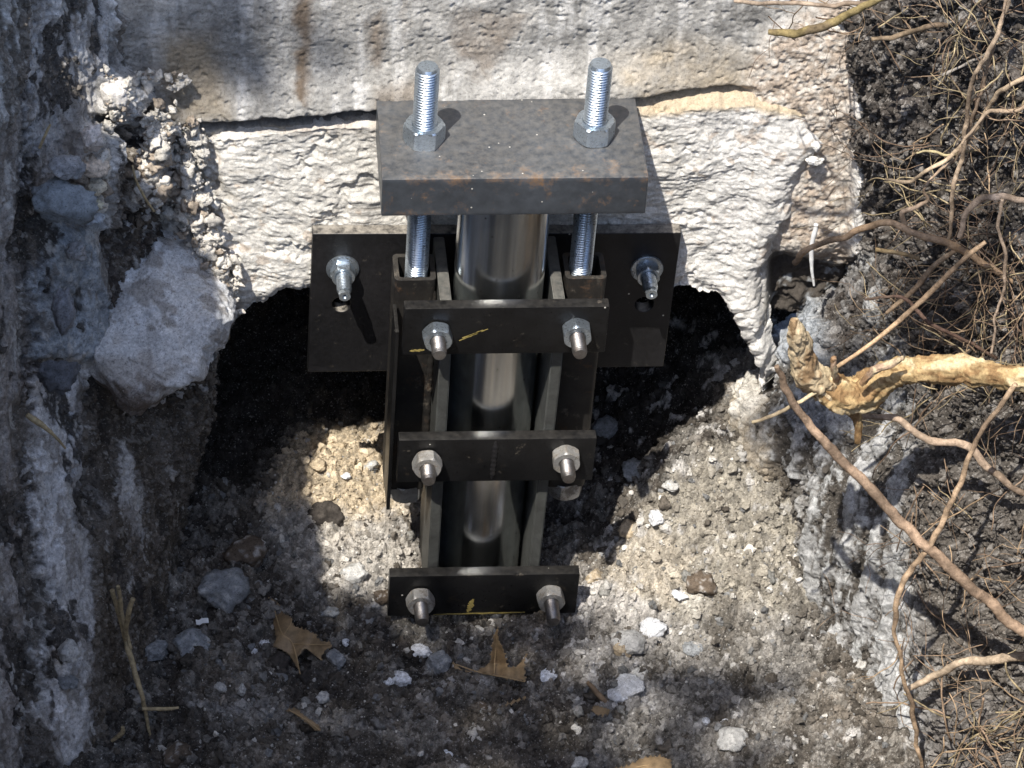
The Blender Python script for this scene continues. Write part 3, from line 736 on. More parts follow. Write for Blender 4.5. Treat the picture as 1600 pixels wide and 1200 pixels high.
# square tubes round the rods
for i, (x, y) in enumerate(ROD):
    xc = x + (-.002 if i == 0 else .003); w = .0165; t = .0040; zt, zb = -.1285, -.358
    bm = bmesh.new(); O = []; I = []
    def rr_loop(hw, z, rad):
        out = []
        for qx, qy, a0 in ((1, 1, 0), (-1, 1, 90), (-1, -1, 180), (1, -1, 270)):
            for k in range(5):
                a = math.radians(a0 + k * 22.5)
                out.append(bm.verts.new((xc + qx * (hw - rad) + rad * math.cos(a), y + qy * (hw - rad) + rad * math.sin(a), z)))
        return out
    a, b, c, d = rr_loop(w, zb, .004), rr_loop(w, zt, .004), rr_loop(w - t, zt, .002), rr_loop(w - t, zb, .002)
    n_ = len(a)
    for A_, B_ in ((a, b), (b, c), (c, d), (d, a)):
        for k in range(n_):
            q = (k + 1) % n_; bm.faces.new((A_[k], A_[q], B_[q], B_[k]))
    bm_obj('square_tube', bm, M['tube'], br, auto=35)
# side plates of the saddle
def side_plate(s):
    t = .0090
    outline = [(-.0005, -.1295), (-.086, -.1295), (-.0985, -.139), (-.0985, -.455), (-.02, -.455), (-.0005, -.275)]
    bm = bmesh.new()
    def xo(z):
        k = (z + .13) / (-.325)
        return (.0405 + k * (-.0015 if s < 0 else -.0035)) * s
    nz = 1
    A = [bm.verts.new((xo(z), y, z)) for y, z in outline]; B = [bm.verts.new((xo(z) + s * t, y, z)) for y, z in outline]
    bm.faces.new(A); bm.faces.new(B[::-1])
    for k in range(len(A)):
        q = (k + 1) % len(A); bm.faces.new((A[k], A[q], B[q], B[k]))
    bmesh.ops.bevel(bm, geom=bm.edges[:], offset=.0009, segments=2, affect='EDGES')
    bm_obj('side_plate', bm, M['side'], br, auto=35)
side_plate(-1); side_plate(1)
# outer wing beside the left tube
box('wing_plate', (-.0850, -.094, -.345), (-.0820, -.0595, -.150), M['bar'], br, .0006)
box('seat_plate', (-.0895, .013, -.275), (.0895, .16, -.263), M['plate'], br, .001)
# pipe: outer pier pipe with an inner sleeve line
def lathe(name, cx, cy, prof, mat, parent, seg=96):
    th = np.arange(seg) / seg * 2 * np.pi; V = []
    for r, z in prof: V.append(np.stack([cx + r * np.cos(th), cy + r * np.sin(th), th * 0 + z], 1))
    nr = len(V); V = np.vstack(V)
    i = np.arange(nr - 1)[:, None] * seg; j = np.arange(seg)[None, :]; k = (j + 1) % seg
    Fq = np.stack([i + j, i + k, i + seg + k, i + seg + j], -1).reshape(-1, 4)
    o = mesh_obj(name, V, Fq, mat, parent, True); o.data.set_sharp_from_angle(angle=math.radians(35)); return o
lathe('pier_pipe', .0002, -.0455, [(.030, -.034), (.0355, -.034), (.0362, -.035), (.0362, -.60), (.030, -.60)], M['pipe'], br)
# clamping bars
BARS = [(-.1120, -.1595, -.0802, .0802), (-.2520, -.2985, -.0792, .0812), (-.4080, -.4555, -.0808, .0795)]
for k, (z1, z0, x0, x1) in enumerate(BARS):
    o = box('cross_bar', (x0, -.1100, z0), (x1, -.0996, z1), M['bar'], br, .0007, Matrix.Rotation(math.radians((-.1, .25, .3)[k]), 3, 'Y'))
    for s, (nx, nz) in zip((-1, 1), ((-.054, -.135) if k == 0 else (-.056, -.272) if k == 1 else (-.0545, -.431),
                                     (.0555, -.134) if k == 0 else (.057, -.270) if k == 1 else (.056, -.432))):
        mt = M['zinc_dirty'] if k else M['zinc']
        ln = (.137, .135, .139)[k] + (.002 if s > 0 else 0)
        b = screw_rod('bolt', nx, nz, .1000, ln + .002, .0060, .00175, M['boltsteel'], br, '-y', .0007, 22, 6)
        hex_nut('nut', (nx, -.1101 - (.0 if s > 0 else .0015), nz), .0212, .0115, .0056, mt, b, '-y', random.uniform(0, 1))
# weld run and paint marks
def lump(name, a, b, r, mat, parent, n=26, seed=0):
    a = np.array(a); b = np.array(b); V = []; seg = 10; th = np.arange(seg) / seg * 2 * np.pi
    ax = (b - a) / np.linalg.norm(b - a); u = np.cross(ax, [0, 1, .01]); u /= np.linalg.norm(u); v = np.cross(ax, u)
    for i in range(n):
        t = i / (n - 1); rr = r * math.sqrt(max(.02, 1 - (2 * t - 1) ** 6)) * (1 + .25 * math.sin(i * 2.1 + seed))
        p = a + (b - a) * t; V.append(p + rr * (np.cos(th)[:, None] * u + np.sin(th)[:, None] * v * .6))
    V = np.vstack(V); i = np.arange(n - 1)[:, None] * seg; j = np.arange(seg)[None, :]; k = (j + 1) % seg
    Fq = np.stack([i + j, i + k, i + seg + k, i + seg + j], -1).reshape(-1, 4)
    return mesh_obj(name, V, Fq, mat, parent, True)
lump('weld_bead', (-.0005, -.1100, -.254), (-.0015, -.1100, -.296), .0022, M['plate'], br, 26)
for i, (x, y) in enumerate(ROD):      # lumpy weld between tube and side plate
    xs_ = -.0515 if i == 0 else .0515
    lump('weld_bead', (xs_, -.056, -.14), (xs_, -.056, -.345), .0026, M['tube'], br, 60, i)
M['yellow'] = plain('yellow_paint', (.22, .17, .05), .9, .5, 500)
def smear(name, pts, w, seed, y=-.1103):
    rnd = np.random.default_rng(seed); V = []; Fq = []
    pts = np.array(pts); n = 14
    t = np.linspace(0, len(pts) - 1, n); i = np.clip(t.astype(int), 0, len(pts) - 2); f = (t - i)[:, None]
    p = pts[i] * (1 - f) + pts[i + 1] * f
    d = np.gradient(p, axis=0); nrm = np.stack([-d[:, 1], d[:, 0]], 1); nrm /= np.linalg.norm(nrm, axis=1)[:, None]
    ww = w * (.3 + rnd.random(n)) * np.sin(np.linspace(.25, 2.9, n)); w2 = w * (.3 + rnd.random(n)) * np.sin(np.linspace(.25, 2.9, n))
    a = p + nrm * ww[:, None]; b = p - nrm * w2[:, None]
    V = [(q[0], y, q[1]) for q in a] + [(q[0], y, q[1]) for q in b]
    V += [(q[0], y + .0004, q[1]) for q in a] + [(q[0], y + .0004, q[1]) for q in b]
    for k in range(n - 1):
        Fq.append((k, k + 1, n + k + 1, n + k)); Fq.append((2 * n + k, 3 * n + k, 3 * n + k + 1, 2 * n + k + 1))
        Fq.append((k, 2 * n + k, 2 * n + k + 1, k + 1)); Fq.append((n + k, n + k + 1, 3 * n + k + 1, 3 * n + k))
    return mesh_obj(name, V, Fq, M['yellow'], br, False)
smear('paint_mark', [(-.036, -.1455), (-.018, -.1345)], .0011, 1)
smear('paint_mark', [(-.034, -.1425), (-.014, -.1335)], .0007, 5)
smear('paint_mark', [(-.0745, -.1555), (-.063, -.1545)], .0014, 2)
smear('paint_mark', [(-.042, -.4540), (.036, -.4535)], .0010, 3)
smear('paint_mark', [(-.013, -.4520), (-.009, -.436)], .0026, 4)
# anchor bolts through the back plate
for (x, z, L_) in ((-.1215, -.1625, .031), (.1275, -.1655, .029)):
    r = screw_rod('anchor_bolt', x, z, .0, L_, .0062, .0018, M['zinc'], br, '-y', .0004, 24, 6)
    seg = 40; th = np.arange(seg) / seg * 2 * np.pi; V = []
    for rad, yy in ((.0066, -.0023), (.0128, -.0023), (.0134, -.0019), (.0134, -.0002), (.0066, -.0002)):
        V.append(np.stack([x + rad * np.cos(th), th * 0 + yy, z + rad * np.sin(th)], 1))
    V = np.vstack(V); i = np.arange(4)[:, None] * seg; j = np.arange(seg)[None, :]; k = (j + 1) % seg
    Fq = np.stack([i + j, i + seg + j, i + seg + k, i + k], -1).reshape(-1, 4)
    w_ = mesh_obj('washer', V, Fq, M['zinc'], r, True); w_.data.set_sharp_from_angle(angle=.6)
    hex_nut('nut', (x, -.0025, z), .0182, .0100, .0058, M['zinc'], r, '-y', math.radians(30 if x < 0 else 8))
    hex_nut('cone_tip', (x, -L_ - .0003, z), .0092, .0045, .0010, M['zinc'], r, '-y', .2)

# ------------------------------------------------------------------ loose stones, clods and chips
from mathutils.bvhtree import BVHTree
def bvh_of(*names):
    V = []; Fq = []
    for nme in names:
        o = bpy.data.objects[nme]; off = len(V); k = len(o.data.vertices)
        a = np.empty(k * 3, np.float32); o.data.vertices.foreach_get('co', a); a = a.reshape(-1, 3) + np.array(world_loc(o))
        V.append(a)
        b = np.empty(len(o.data.loops), np.int32); o.data.loops.foreach_get('vertex_index', b)
        Fq.append((a, b.reshape(-1, 4)))
    return Fq
def build_bvh(nme):
    a, f = bvh_of(nme)[0]
    return BVHTree.FromPolygons([Vector(p) for p in a.tolist()], f.tolist(), all_triangles=False)
_tree = None
def hf_lookup(nme):                    # nearest grid vertex lookup of the floor, cheap
    o = bpy.data.objects[nme]; k = len(o.data.vertices)
    a = np.empty(k * 3, np.float32); o.data.vertices.foreach_get('co', a); return a.reshape(-1, 3) + np.array(world_loc(o))
FV = hf_lookup('pit_floor'); FX = axis(-.36, .36, .00115, -25, 25); FY = axis(-.34, .30, .00125, -25, .7)
FZ = FV[:, 2].reshape(len(FY), len(FX))
def fz(x, y):
    return FZ[np.clip(np.searchsorted(FY, y), 0, len(FY) - 1), np.clip(np.searchsorted(FX, x), 0, len(FX) - 1)]
def on_floor(px, py):
    z = -.45
    for _ in range(12):
        p = atz(px, py, z); z = .5 * z + .5 * float(fz(p[0], p[1]))
    return atz(px, py, z)
def ico(sub):
    bm = bmesh.new(); bmesh.ops.create_icosphere(bm, subdivisions=sub, radius=1)
    V = np.array([v.co[:] for v in bm.verts]); bm.verts.index_update(); Fq = np.array([[v.index for v in f.verts] for f in bm.faces]); bm.free(); return V, Fq
IC1, IC2, IC4 = ico(1), ico(2), ico(4)
def clod_shape(V, seed, amp=.35, chip=3):
    r = np.random.default_rng(seed); v = V.copy()
    for _ in range(chip + 4):          # cut flat facets
        d = r.normal(size=3); d /= np.linalg.norm(d); lim = r.uniform(.55, .85)
        s = v @ d; over = np.clip(s - lim, 0, None); v = v - over[:, None] * d * .9
    v = v * (1 + amp * .5 * fbm(v + seed * 3.1, 1.3, 4, .6))[:, None]
    return v
def fcol(x, y):
    return FCOL[np.clip(np.searchsorted(FY, y), 0, len(FY) - 1), np.clip(np.searchsorted(FX, x), 0, len(FX) - 1)]
IC0 = (np.array(ico(1)[0]), ico(1)[1])
def scatter(name, N, place, sizef, colf, label, cat, seed, mat='stone', big=.0022, lumpy=False):
    r = np.random.default_rng(seed)
    def tiny():
        bm = bmesh.new(); bmesh.ops.create_cube(bm, size=1.5)
        bmesh.ops.bevel(bm, geom=bm.edges[:], offset=.35, segments=1, affect='EDGES')
        bmesh.ops.triangulate(bm, faces=bm.faces[:])
        V = np.array([v.co[:] for v in bm.verts]); bm.verts.index_update(); F = np.array([[v.index for v in f.verts] for f in bm.faces]); bm.free()
        return V, F
    T = tiny(); small = [(clod_shape(T[0], q, .5, 2), T[1]) for q in range(8)]
    large = [(clod_shape(IC2[0], 50 + q, .9) * (1 + .25 * fbm(IC2[0] + q, 2.6, 3))[:, None], IC2[1]) for q in range(12)]
    if lumpy:
        I3 = ico(3); large = [(clod_shape(I3[0], 80 + q, 1.1) * (1 + .22 * fbm(I3[0] + q * 3, 1.6, 3, .5))[:, None], I3[1]) for q in range(12)]
    VV = []; FF = []; CC = []; off = 0
    for k in range(N):
        p = place(r)
        if p is None: continue
        size = sizef(r, p)
        v, f = (large if size > big else small)[r.integers(8)]
        q = r.normal(size=4); q /= np.linalg.norm(q); w_, a, b, c = q
        Rm = np.array([[1 - 2 * (b * b + c * c), 2 * (a * b - c * w_), 2 * (a * c + b * w_)], [2 * (a * b + c * w_), 1 - 2 * (a * a + c * c), 2 * (b * c - a * w_)], [2 * (a * c - b * w_), 2 * (b * c + a * w_), 1 - 2 * (a * a + b * b)]])
        w = (v * (size * r.uniform(.6, 1.25, 3))) @ Rm.T
        VV.append(w + p); FF.append(f + off); off += len(v)
        CC.append(np.tile(colf(r, p), (len(v), 1)))
    o = mesh_obj(name, np.vstack(VV), np.vstack(FF), M[mat], None, lumpy, np.vstack(CC))
    return tag(o, label, cat, kind='stuff')
def crumb_place(r):
    x = r.uniform(-.33, .32); y = r.uniform(-.33, .16)
    if abs(x) < .047 and -.105 < y < .01: return None
    return np.array([x, y, float(fz(x, y)) + .0003])
def crumb_size(r, p):
    q = (.0005 + .0036 * r.random() ** 9 + .0008 * r.random())
    return q * (.75 if p[1] < -.25 else 1)
def crumb_col(r, p):
    g = fcol(p[0], p[1]); q = r.random(); b = g.mean()
    if p[1] > .04 and b < .12: return g * r.uniform(.8, 1.3)  # crumbs in the hollow keep the floor's painted shade
    if q < .025 + .04 * (b > .25): return np.array([.66, .63, .58]) * r.uniform(.7, 1.1)
    if q < .10: return np.array([.20, .20, .20]) * r.uniform(.6, 1.3)
    return np.clip(g * r.uniform(.75, 1.3), 0, .8)
scatter('soil_crumbs', 42000, crumb_place, crumb_size, crumb_col, 'loose crumbs of dark soil and pale mortar grit strewn over the pit floor', 'soil', 21)
def clod_col(r, p):
    g = fcol(p[0], p[1]); q = r.random()
    if p[1] > .04 and g.mean() < .12: return g * r.uniform(.8, 1.6)  # clods in the hollow follow the shade painted on the floor
    if q < .55: return BROWN * r.uniform(.5, 1.1)
    if q < .75: return np.array([.24, .235, .22]) * r.uniform(.7, 1.2)
    if q < .84: return np.array([.52, .50, .47]) * r.uniform(.8, 1.1)
    return np.clip(g * r.uniform(.8, 1.2), 0, .6)
def clod_place(r):
    p = crumb_place(r)
    if p is None or p[1] > .02 and r.random() < .6 or p[1] < -.27 and r.random() < .6: return None
    return p - np.array([0, 0, .0006])
scatter('loose_clods', 620, clod_place, lambda r, p: .0018 + .0052 * r.random() ** 2.2, clod_col, 'loose dark soil clods scattered over the pit floor', 'soil', 23, big=.0, lumpy=True)
def band_place(pts, ys, w):
    pts = np.array(pts, float)
    def f(r):
        t = r.uniform(0, len(pts) - 1); i = min(int(t), len(pts) - 2); g = t - i
        q = pts[i] * (1 - g) + pts[i + 1] * g; y = ys[i] * (1 - g) + ys[i + 1] * g
        return at(q[0] + w * float(np.clip(r.normal(), -1.6, 1.6)), q[1] + w * float(np.clip(r.normal(), -1.6, 1.6)), y + .003 + r.normal(0, .002))
    return f
bp = [band_place([(255, 175), (235, 240), (232, 310)], [-.012, -.025, -.03], 13), band_place([(290, 215), (285, 260), (300, 330), (322, 400), (340, 440), (345, 462)], [.006, .002, -.002, -.004, -.004, -.002], 19),
      band_place([(165, 110), (190, 150), (180, 185)], [-.045, -.05, -.05], 10), band_place([(148, 200), (150, 340)], [-.065, -.065], 9), band_place([(210, 118), (300, 130)], [.0, .006], 7)]
def rub_place(r): return bp[r.choice(5, p=[.24, .56, .08, .07, .05])](r)
scatter('mortar_rubble', 850, rub_place, lambda r, p: .0012 + .0068 * r.random() ** 3.6, lambda r, p: (np.array([.66, .62, .56]) if r.random() < .8 else np.array([.42, .35, .28])) * r.uniform(.8, 1.05),
        'knobbly pale mortar rubble stuck between the footing and the left bank', 'rubble', 22, big=.0018, lumpy=True)
def on_bank(Pb, Cb, box_, want):
    px, py = project(Pb); k = np.nonzero((px > box_[0]) & (px < box_[2]) & (py > box_[1]) & (py < box_[3]) & want(Cb))[0]
    D = {}
    def place(r):
        i = k[r.integers(len(k))]; D['c'] = Cb[i]; return Pb[i] + r.normal(0, .0006, 3)
    return place, (lambda r, p: np.clip(D['c'] * r.uniform(.7, 1.4), .01, .7))
ep = band_place([(128, 470), (150, 410), (190, 372), (240, 325)], [-.035, -.03, -.02, -.01], 7); eq = band_place([(150, 540), (186, 622), (212, 650), (262, 615), (322, 592)], [-.05, -.05, -.05, -.04, -.03], 7)
scatter('lump_edge_crumbs', 1500, lambda r: (ep if r.random() < .45 else eq)(r), lambda r, p: .0007 + .0040 * r.random() ** 4, lambda r, p: (np.array([.12, .10, .08]) if r.random() < .75 else np.array([.42, .40, .38])) * r.uniform(.6, 1.3), 'brown crumbs packed round the edge of the pale clay lump', 'soil', 33, big=.0016, lumpy=True)
pl, cl = on_bank(LBP, LBC, (-60, -40, 340, 1260), lambda c: c.mean(axis=1) < .17)
scatter('left_bank_crumbs', 11000, pl, lambda r, p: .0006 + .0028 * r.random() ** 5, cl, 'crumbly brown soil clinging to the left bank', 'soil', 31)
pl, cl = on_bank(RBP, RBC, (1100, -40, 1660, 1260), lambda c: c.mean(axis=1) < .26)
scatter('right_bank_crumbs', 34000, pl, lambda r, p: .0006 + .0030 * r.random() ** 5, cl, 'crumbly dark soil clinging to the right bank', 'soil', 32)
CL = {'white': (.72, .73, .76), 'pale': (.50, .49, .47), 'grey': (.27, .28, .29), 'brown': (.13, .10, .075), 'dark': (.06, .052, .046), 'tan': (.42, .34, .24)}
STONES = [  # px, py, radius px, flat, colour, name, label
    (515, 958, 13, .5, 'grey', 'stone', 'flat grey stone just above the right lobe of the oak leaf'),
    (345, 925, 42, .8, 'grey', 'clod', 'large rough grey clod left of the oak leaf, with a pale upper edge'),
    (385, 868, 34, .9, 'brown', 'clod', 'olive brown rounded clod beside the edge of the sun patch'),
    (508, 815, 30, .8, 'dark', 'clod', 'dark brown clod lying on the white heap just below the sunlit patch'),
    (555, 898, 24, .7, 'pale', 'stone', 'hollow-looking pale stone left of the lowest cross bar'),
    (435, 1040, 17, .9, 'dark', 'stone', 'smooth dark oval pebble tucked under the oak leaf'),
    (522, 1030, 20, .7, 'grey', 'clod', 'grey clod at the right tip of the large oak leaf'),
    (657, 1018, 19, .5, 'white', 'stone', 'white flat stone just below the left end of the lowest cross bar'),
    (625, 1062, 17, .5, 'white', 'stone', 'white chip stone left of the curled leaf'),
    (608, 1066, 9, .7, 'white', 'pebble', 'small white pebble touching the white chip left of the curled leaf'),
    (685, 1040, 21, .8, 'grey', 'clod', 'round grey clod directly left of the curled leaf'),
    (855, 1056, 15, .4, 'white', 'stone', 'flat white stone right of the curled leaf'),
    (345, 1077, 11, .7, 'pale', 'pebble', 'pale blue-grey pebble on the dark soil below the large clod'),
    (377, 1080, 9, 1., 'pale', 'pebble', 'upright pale pebble right of the blue-grey one'),
    (412, 1008, 12, .5, 'white', 'pebble', 'white pebble at the left lobe of the oak leaf'),
    (399, 1022, 7, .9, 'white', 'pebble', 'small white pebble just below the left lobe of the oak leaf'),
    (505, 1090, 12, .7, 'pale', 'pebble', 'pale pebble above the small folded leaf'),
    (540, 1005, 8, .7, 'white', 'pebble', 'tiny white pebble right of the oak leaf tip'),
    (300, 1010, 26, .7, 'grey', 'clod', 'broad grey clod below the small white paper chip'),
    (240, 1020, 22, .7, 'grey', 'clod', 'grey clod touching the forked straw stalk'),
    (104, 1068, 16, .6, 'grey', 'stone', 'bluish flat stone at the foot of the left bank'),
    (108, 1020, 20, .7, 'pale', 'stone', 'pale bluish stone bedded in the left bank above the flat one'),
    (985, 1010, 30, .6, 'pale', 'clod', 'whitish broken lump right of the lowest cross bar'),
    (1020, 985, 22, .6, 'white', 'clod', 'white crumbly lump on top of the pale heap'),
    (975, 1080, 30, .5, 'white', 'clod', 'broad white lime lump in the lower right of the floor'),
    (970, 1018, 18, .7, 'tan', 'stone', 'reddish brown stone in the pale heap'),
    (1085, 1016, 18, .5, 'grey', 'stone', 'flat dark grey slate stone on the right slope'),
    (1062, 932, 14, .4, 'white', 'stone', 'flat white flake in front of the dark rounded clod on the right slope'),
    (1095, 920, 24, .9, 'brown', 'clod', 'rounded brown clod standing on the right slope'),
    (1103, 1128, 7, .8, 'white', 'pebble', 'round white pebble on the lower right of the floor'),
    (1130, 1132, 8, 1., 'white', 'pebble', 'upright white pebble right of the round one'),
    (990, 740, 24, .7, 'grey', 'clod', 'grey clod in the shadow right of the middle cross bar'),
    (945, 672, 22, .8, 'grey', 'stone', 'dim grey stone in the dark hollow right of the bracket'),
    (1025, 812, 14, .8, 'white', 'stone', 'white block-like stone at the edge of the right shadow'),
    (985, 830, 20, .6, 'tan', 'stone', 'pale pointed stone jutting into the shadow on the right'),
    (1048, 760, 14, .5, 'pale', 'stone', 'thin pale stone at the upper edge of the sunlit slope'),
    (700, 1178, 9, .4, 'white', 'pebble', 'flat white flake near the bottom centre of the floor'),
    (905, 1195, 14, .6, 'pale', 'stone', 'pale stone cut by the bottom edge of the photo'),
    (1140, 1160, 26, .6, 'pale', 'clod', 'pale clod low on the right of the floor'),
    (580, 730, 13, .7, 'pale', 'stone', 'cream angular stone inside the sunlit patch'),
    (540, 745, 9, .6, 'white', 'pebble', 'thin white pebble pointing up inside the sunlit patch'),
    (530, 700, 12, .8, 'tan', 'stone', 'cream stone on the upper edge of the sunlit patch'),
    (498, 728, 13, .8, 'tan', 'stone', 'cream stone on the left edge of the sunlit patch'),
    (600, 935, 15, .7, 'brown', 'clod', 'brown clod left of the lowest left bolt'),
    (930, 905, 16, .8, 'tan', 'clod', 'tan clod at the right end of the lowest cross bar'),
    (1000, 1060, 16, .7, 'pale', 'stone', 'pale stone beside the broad white lime lump'),
    (750, 1105, 12, .6, 'brown', 'clod', 'dark brown clod under the curled leaf'),
    (275, 1185, 24, .7, 'brown', 'clod', 'brown clod at the bottom left of the floor'),
]
for k, (px, py, rp, fl, cn, nm, lb) in enumerate(STONES):
    p = on_floor(px, py) if px > 200 or py > 1150 else at(px, py, -.235)
    R_ = rp / 1980
    V = clod_shape(IC4[0], 100 + k, .35); V = V * (1 + .10 * fbm(V, 4, 4, .6, k))[:, None]
    a = random.uniform(0, 3.1); ca, sa = math.cos(a), math.sin(a)
    V = V * np.array([1, random.uniform(.7, 1.), max(fl, .35)]); V = np.stack([V[:, 0] * ca - V[:, 1] * sa, V[:, 0] * sa + V[:, 1] * ca, V[:, 2]], 1)
    c = np.array(CL[cn]); f = fbm(V, 2.5, 4, .6, k)
    col = np.tile(c, (len(V), 1)) * (1 + .35 * f)[:, None]
    if nm == 'clod' and cn != 'dark': col = mix(col, np.array([.5, .49, .47]), sst(f, .25, .6) * .6)
    o = mesh_obj(nm, V * R_ * 1.12 + p + np.array([0, 0, R_ * fl * .35]), IC4[1], M['stone'], None, True, col)
    if lb: tag(o, lb, nm, 'stones and clods on the pit floor')
    else: tag(o, 'plain small clod half sunk in dark soil near the oak leaf', nm, 'stones and clods on the pit floor')

# the big pale clay lump leaning on the left bank
def clay_boulder():
    poly = [(155, 400), (190, 372), (240, 325), (285, 335), (330, 420), (358, 480), (350, 515), (328, 550), (322, 590), (262, 612), (212, 650), (186, 622), (148, 530), (128, 470)]
    V = IC4[0]
    # finer sphere
    bm = bmesh.new(); bmesh.ops.create_icosphere(bm, subdivisions=7, radius=1)
    V = np.array([v.co[:] for v in bm.verts]); bm.verts.index_update(); Fq = np.array([[v.index for v in f.verts] for f in bm.faces]); bm.free()
    cx, cy = 238, 488
    # radius of the outline around its centre as a function of angle, in the plane facing the pit
    ang = np.array([math.atan2(-(q[1] - cy), q[0] - cx) for q in poly]); rad = np.array([math.hypot(q[0] - cx, q[1] - cy) for q in poly])
    o_ = np.argsort(ang); ang = ang[o_]; rad = rad[o_]
    ang = np.concatenate([ang - 2 * np.pi, ang, ang + 2 * np.pi]); rad = np.tile(rad, 3)
    th = np.arctan2(V[:, 2], V[:, 0]); rr = np.interp(th, ang, rad) / 1980 * (1.03 + .05 * fbm(np.stack([np.cos(th), np.sin(th), th * 0], 1), 3.5, 4, .65, 2.))
    fn = (-CF); c0 = at(cx, cy, -.020)
    rho = np.sqrt(V[:, 0] ** 2 + V[:, 2] ** 2)
    P = c0 + (V[:, 0] * rr)[:, None] * CR + (V[:, 2] * rr)[:, None] * CU + (np.sign(-V[:, 1]) * .044 * np.sqrt(np.clip(1 - rho ** 5, 0, 1)) * (1 + .14 * fbm(V, 1.4, 3, .5, 6.)))[:, None] * fn
    # lean: upper part lies further back
    P = P + ((V[:, 2]) * -.03)[:, None] * fn
    nn = P - c0; nn /= np.linalg.norm(nn, axis=1)[:, None]
    px, py = project(P)
    W = P @ np.array([[.8, 0, .6], [0, 1, 0], [-.6, 0, .8]])
    h = .0055 * fbm(P, 18, 3, .5, 71.) + .0012 * ridged(W, 45, 3, .5, 4., (.45, 1, 1.5)) + .0007 * fbm(P, 150, 2, .6) - .0022 * sst(fbm(W, 40, 3, .5, 81., (.4, 1, 1.4)), .3, .5)
    bump2 = polymask(px, py, [(165, 400), (200, 380), (218, 405), (200, 440), (170, 450)], 8); h = h + bump2 * .006
    P = P + nn * h[:, None]
    f = fbm(P, 30, 5, .6, 2.); f2 = fbm(W, 60, 4, .6, 5., (.4, 1, 1.3))
    col = np.tile(np.array([.64, .64, .645]), (len(P), 1)) * (1 + .15 * f + .1 * f2)[:, None]
    col = mix(col, np.array([.24, .21, .18]), sst(f2 + .5 * f, .15, .6) * .7)
    col = mix(col, np.array([.33, .29, .25]), sst(fbm(P, 14, 4, .6, 15.), .1, .5) * .6)
    col = mix(col, np.array([.70, .69, .69]), bump2 * .7)
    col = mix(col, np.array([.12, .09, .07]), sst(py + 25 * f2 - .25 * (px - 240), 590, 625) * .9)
    tag(mesh_obj('clay_lump', P, Fq, M['bank'], None, True, col), 'large pale bluish-grey clay lump leaning against the left side of the footing', 'clay lump')
clay_boulder()
def bank_lump(px, py, rp, y, c, label, fl=(1, .8, .8), seed=0, nm='clay_lump'):
    V = clod_shape(IC4[0], seed, .4); V = V * (1 + .12 * fbm(V, 3.5, 4, .6, seed))[:, None] * np.array(fl)
    f = fbm(V, 2.2, 4, .6, seed)
    col = np.tile(np.array(c), (len(V), 1)) * (1 + .3 * f)[:, None]
    o = mesh_obj(nm, V * rp / 1980 + at(px, py, y), IC4[1], M['stone'], None, True, col)
    tag(o, label, 'lump' if nm != 'pebble' else 'pebble', 'lumps stuck in the earth banks')
bank_lump(178, 148, 24, -.045, (.72, .68, .64), 'sunlit white mortar lump highest on the left bank', (1, .8, 1.2), 1, 'mortar_lump')
bank_lump(147, 216, 21, -.07, (.70, .64, .60), 'smooth sunlit oval mortar lump on the left bank', (.8, .8, 1.2), 2, 'mortar_lump')
bank_lump(150, 262, 18, -.07, (.66, .56, .46), 'pinkish sunlit lump below the oval one on the left bank', (1.1, .8, .8), 3, 'mortar_lump')
bank_lump(150, 292, 16, -.07, (.70, .64, .52), 'round cream lump third down the sunlit string on the left bank', (1., .8, .8), 4, 'mortar_lump')
bank_lump(150, 322, 12, -.07, (.62, .58, .45), 'small yellowish lump near the bottom of the sunlit string', (1., .8, .9), 5, 'mortar_lump')
bank_lump(148, 342, 13, -.07, (.45, .48, .52), 'bluish grey lump at the bottom end of the sunlit string', (1.2, .8, .7), 6, 'mortar_lump')
bank_lump(105, 262, 25, -.09, (.33, .34, .36), 'grey lump above the big rounded clay face on the left bank', (1.1, .8, .7), 7)
bank_lump(95, 318, 48, -.095, (.26, .29, .32), 'big rounded blue-grey clay face with two dark dimples on the left bank', (1., .6, .85), 8)
bank_lump(120, 395, 16, -.085, (.30, .30, .31), 'small grey lump left of the big clay lump', (1., .8, 1.1), 9)
bank_lump(98, 490, 34, -.12, (.24, .25, .28), 'tall grey clay slab low on the left bank', (.5, .6, 1.4), 10)
bank_lump(92, 585, 34, -.14, (.12, .125, .14), 'dark blue-grey block under the tall clay slab', (1., .7, .9), 11)
bank_lump(1277, 228, 10, .008, (.80, .78, .74), 'round white pebble stuck in the sunlit wall right of the footing', (1, .9, .9), 12, 'pebble')
bank_lump(1274, 250, 11, .008, (.80, .78, .74), 'flatter white pebble just under the round one on the sunlit wall', (1.3, .9, .7), 13, 'pebble')

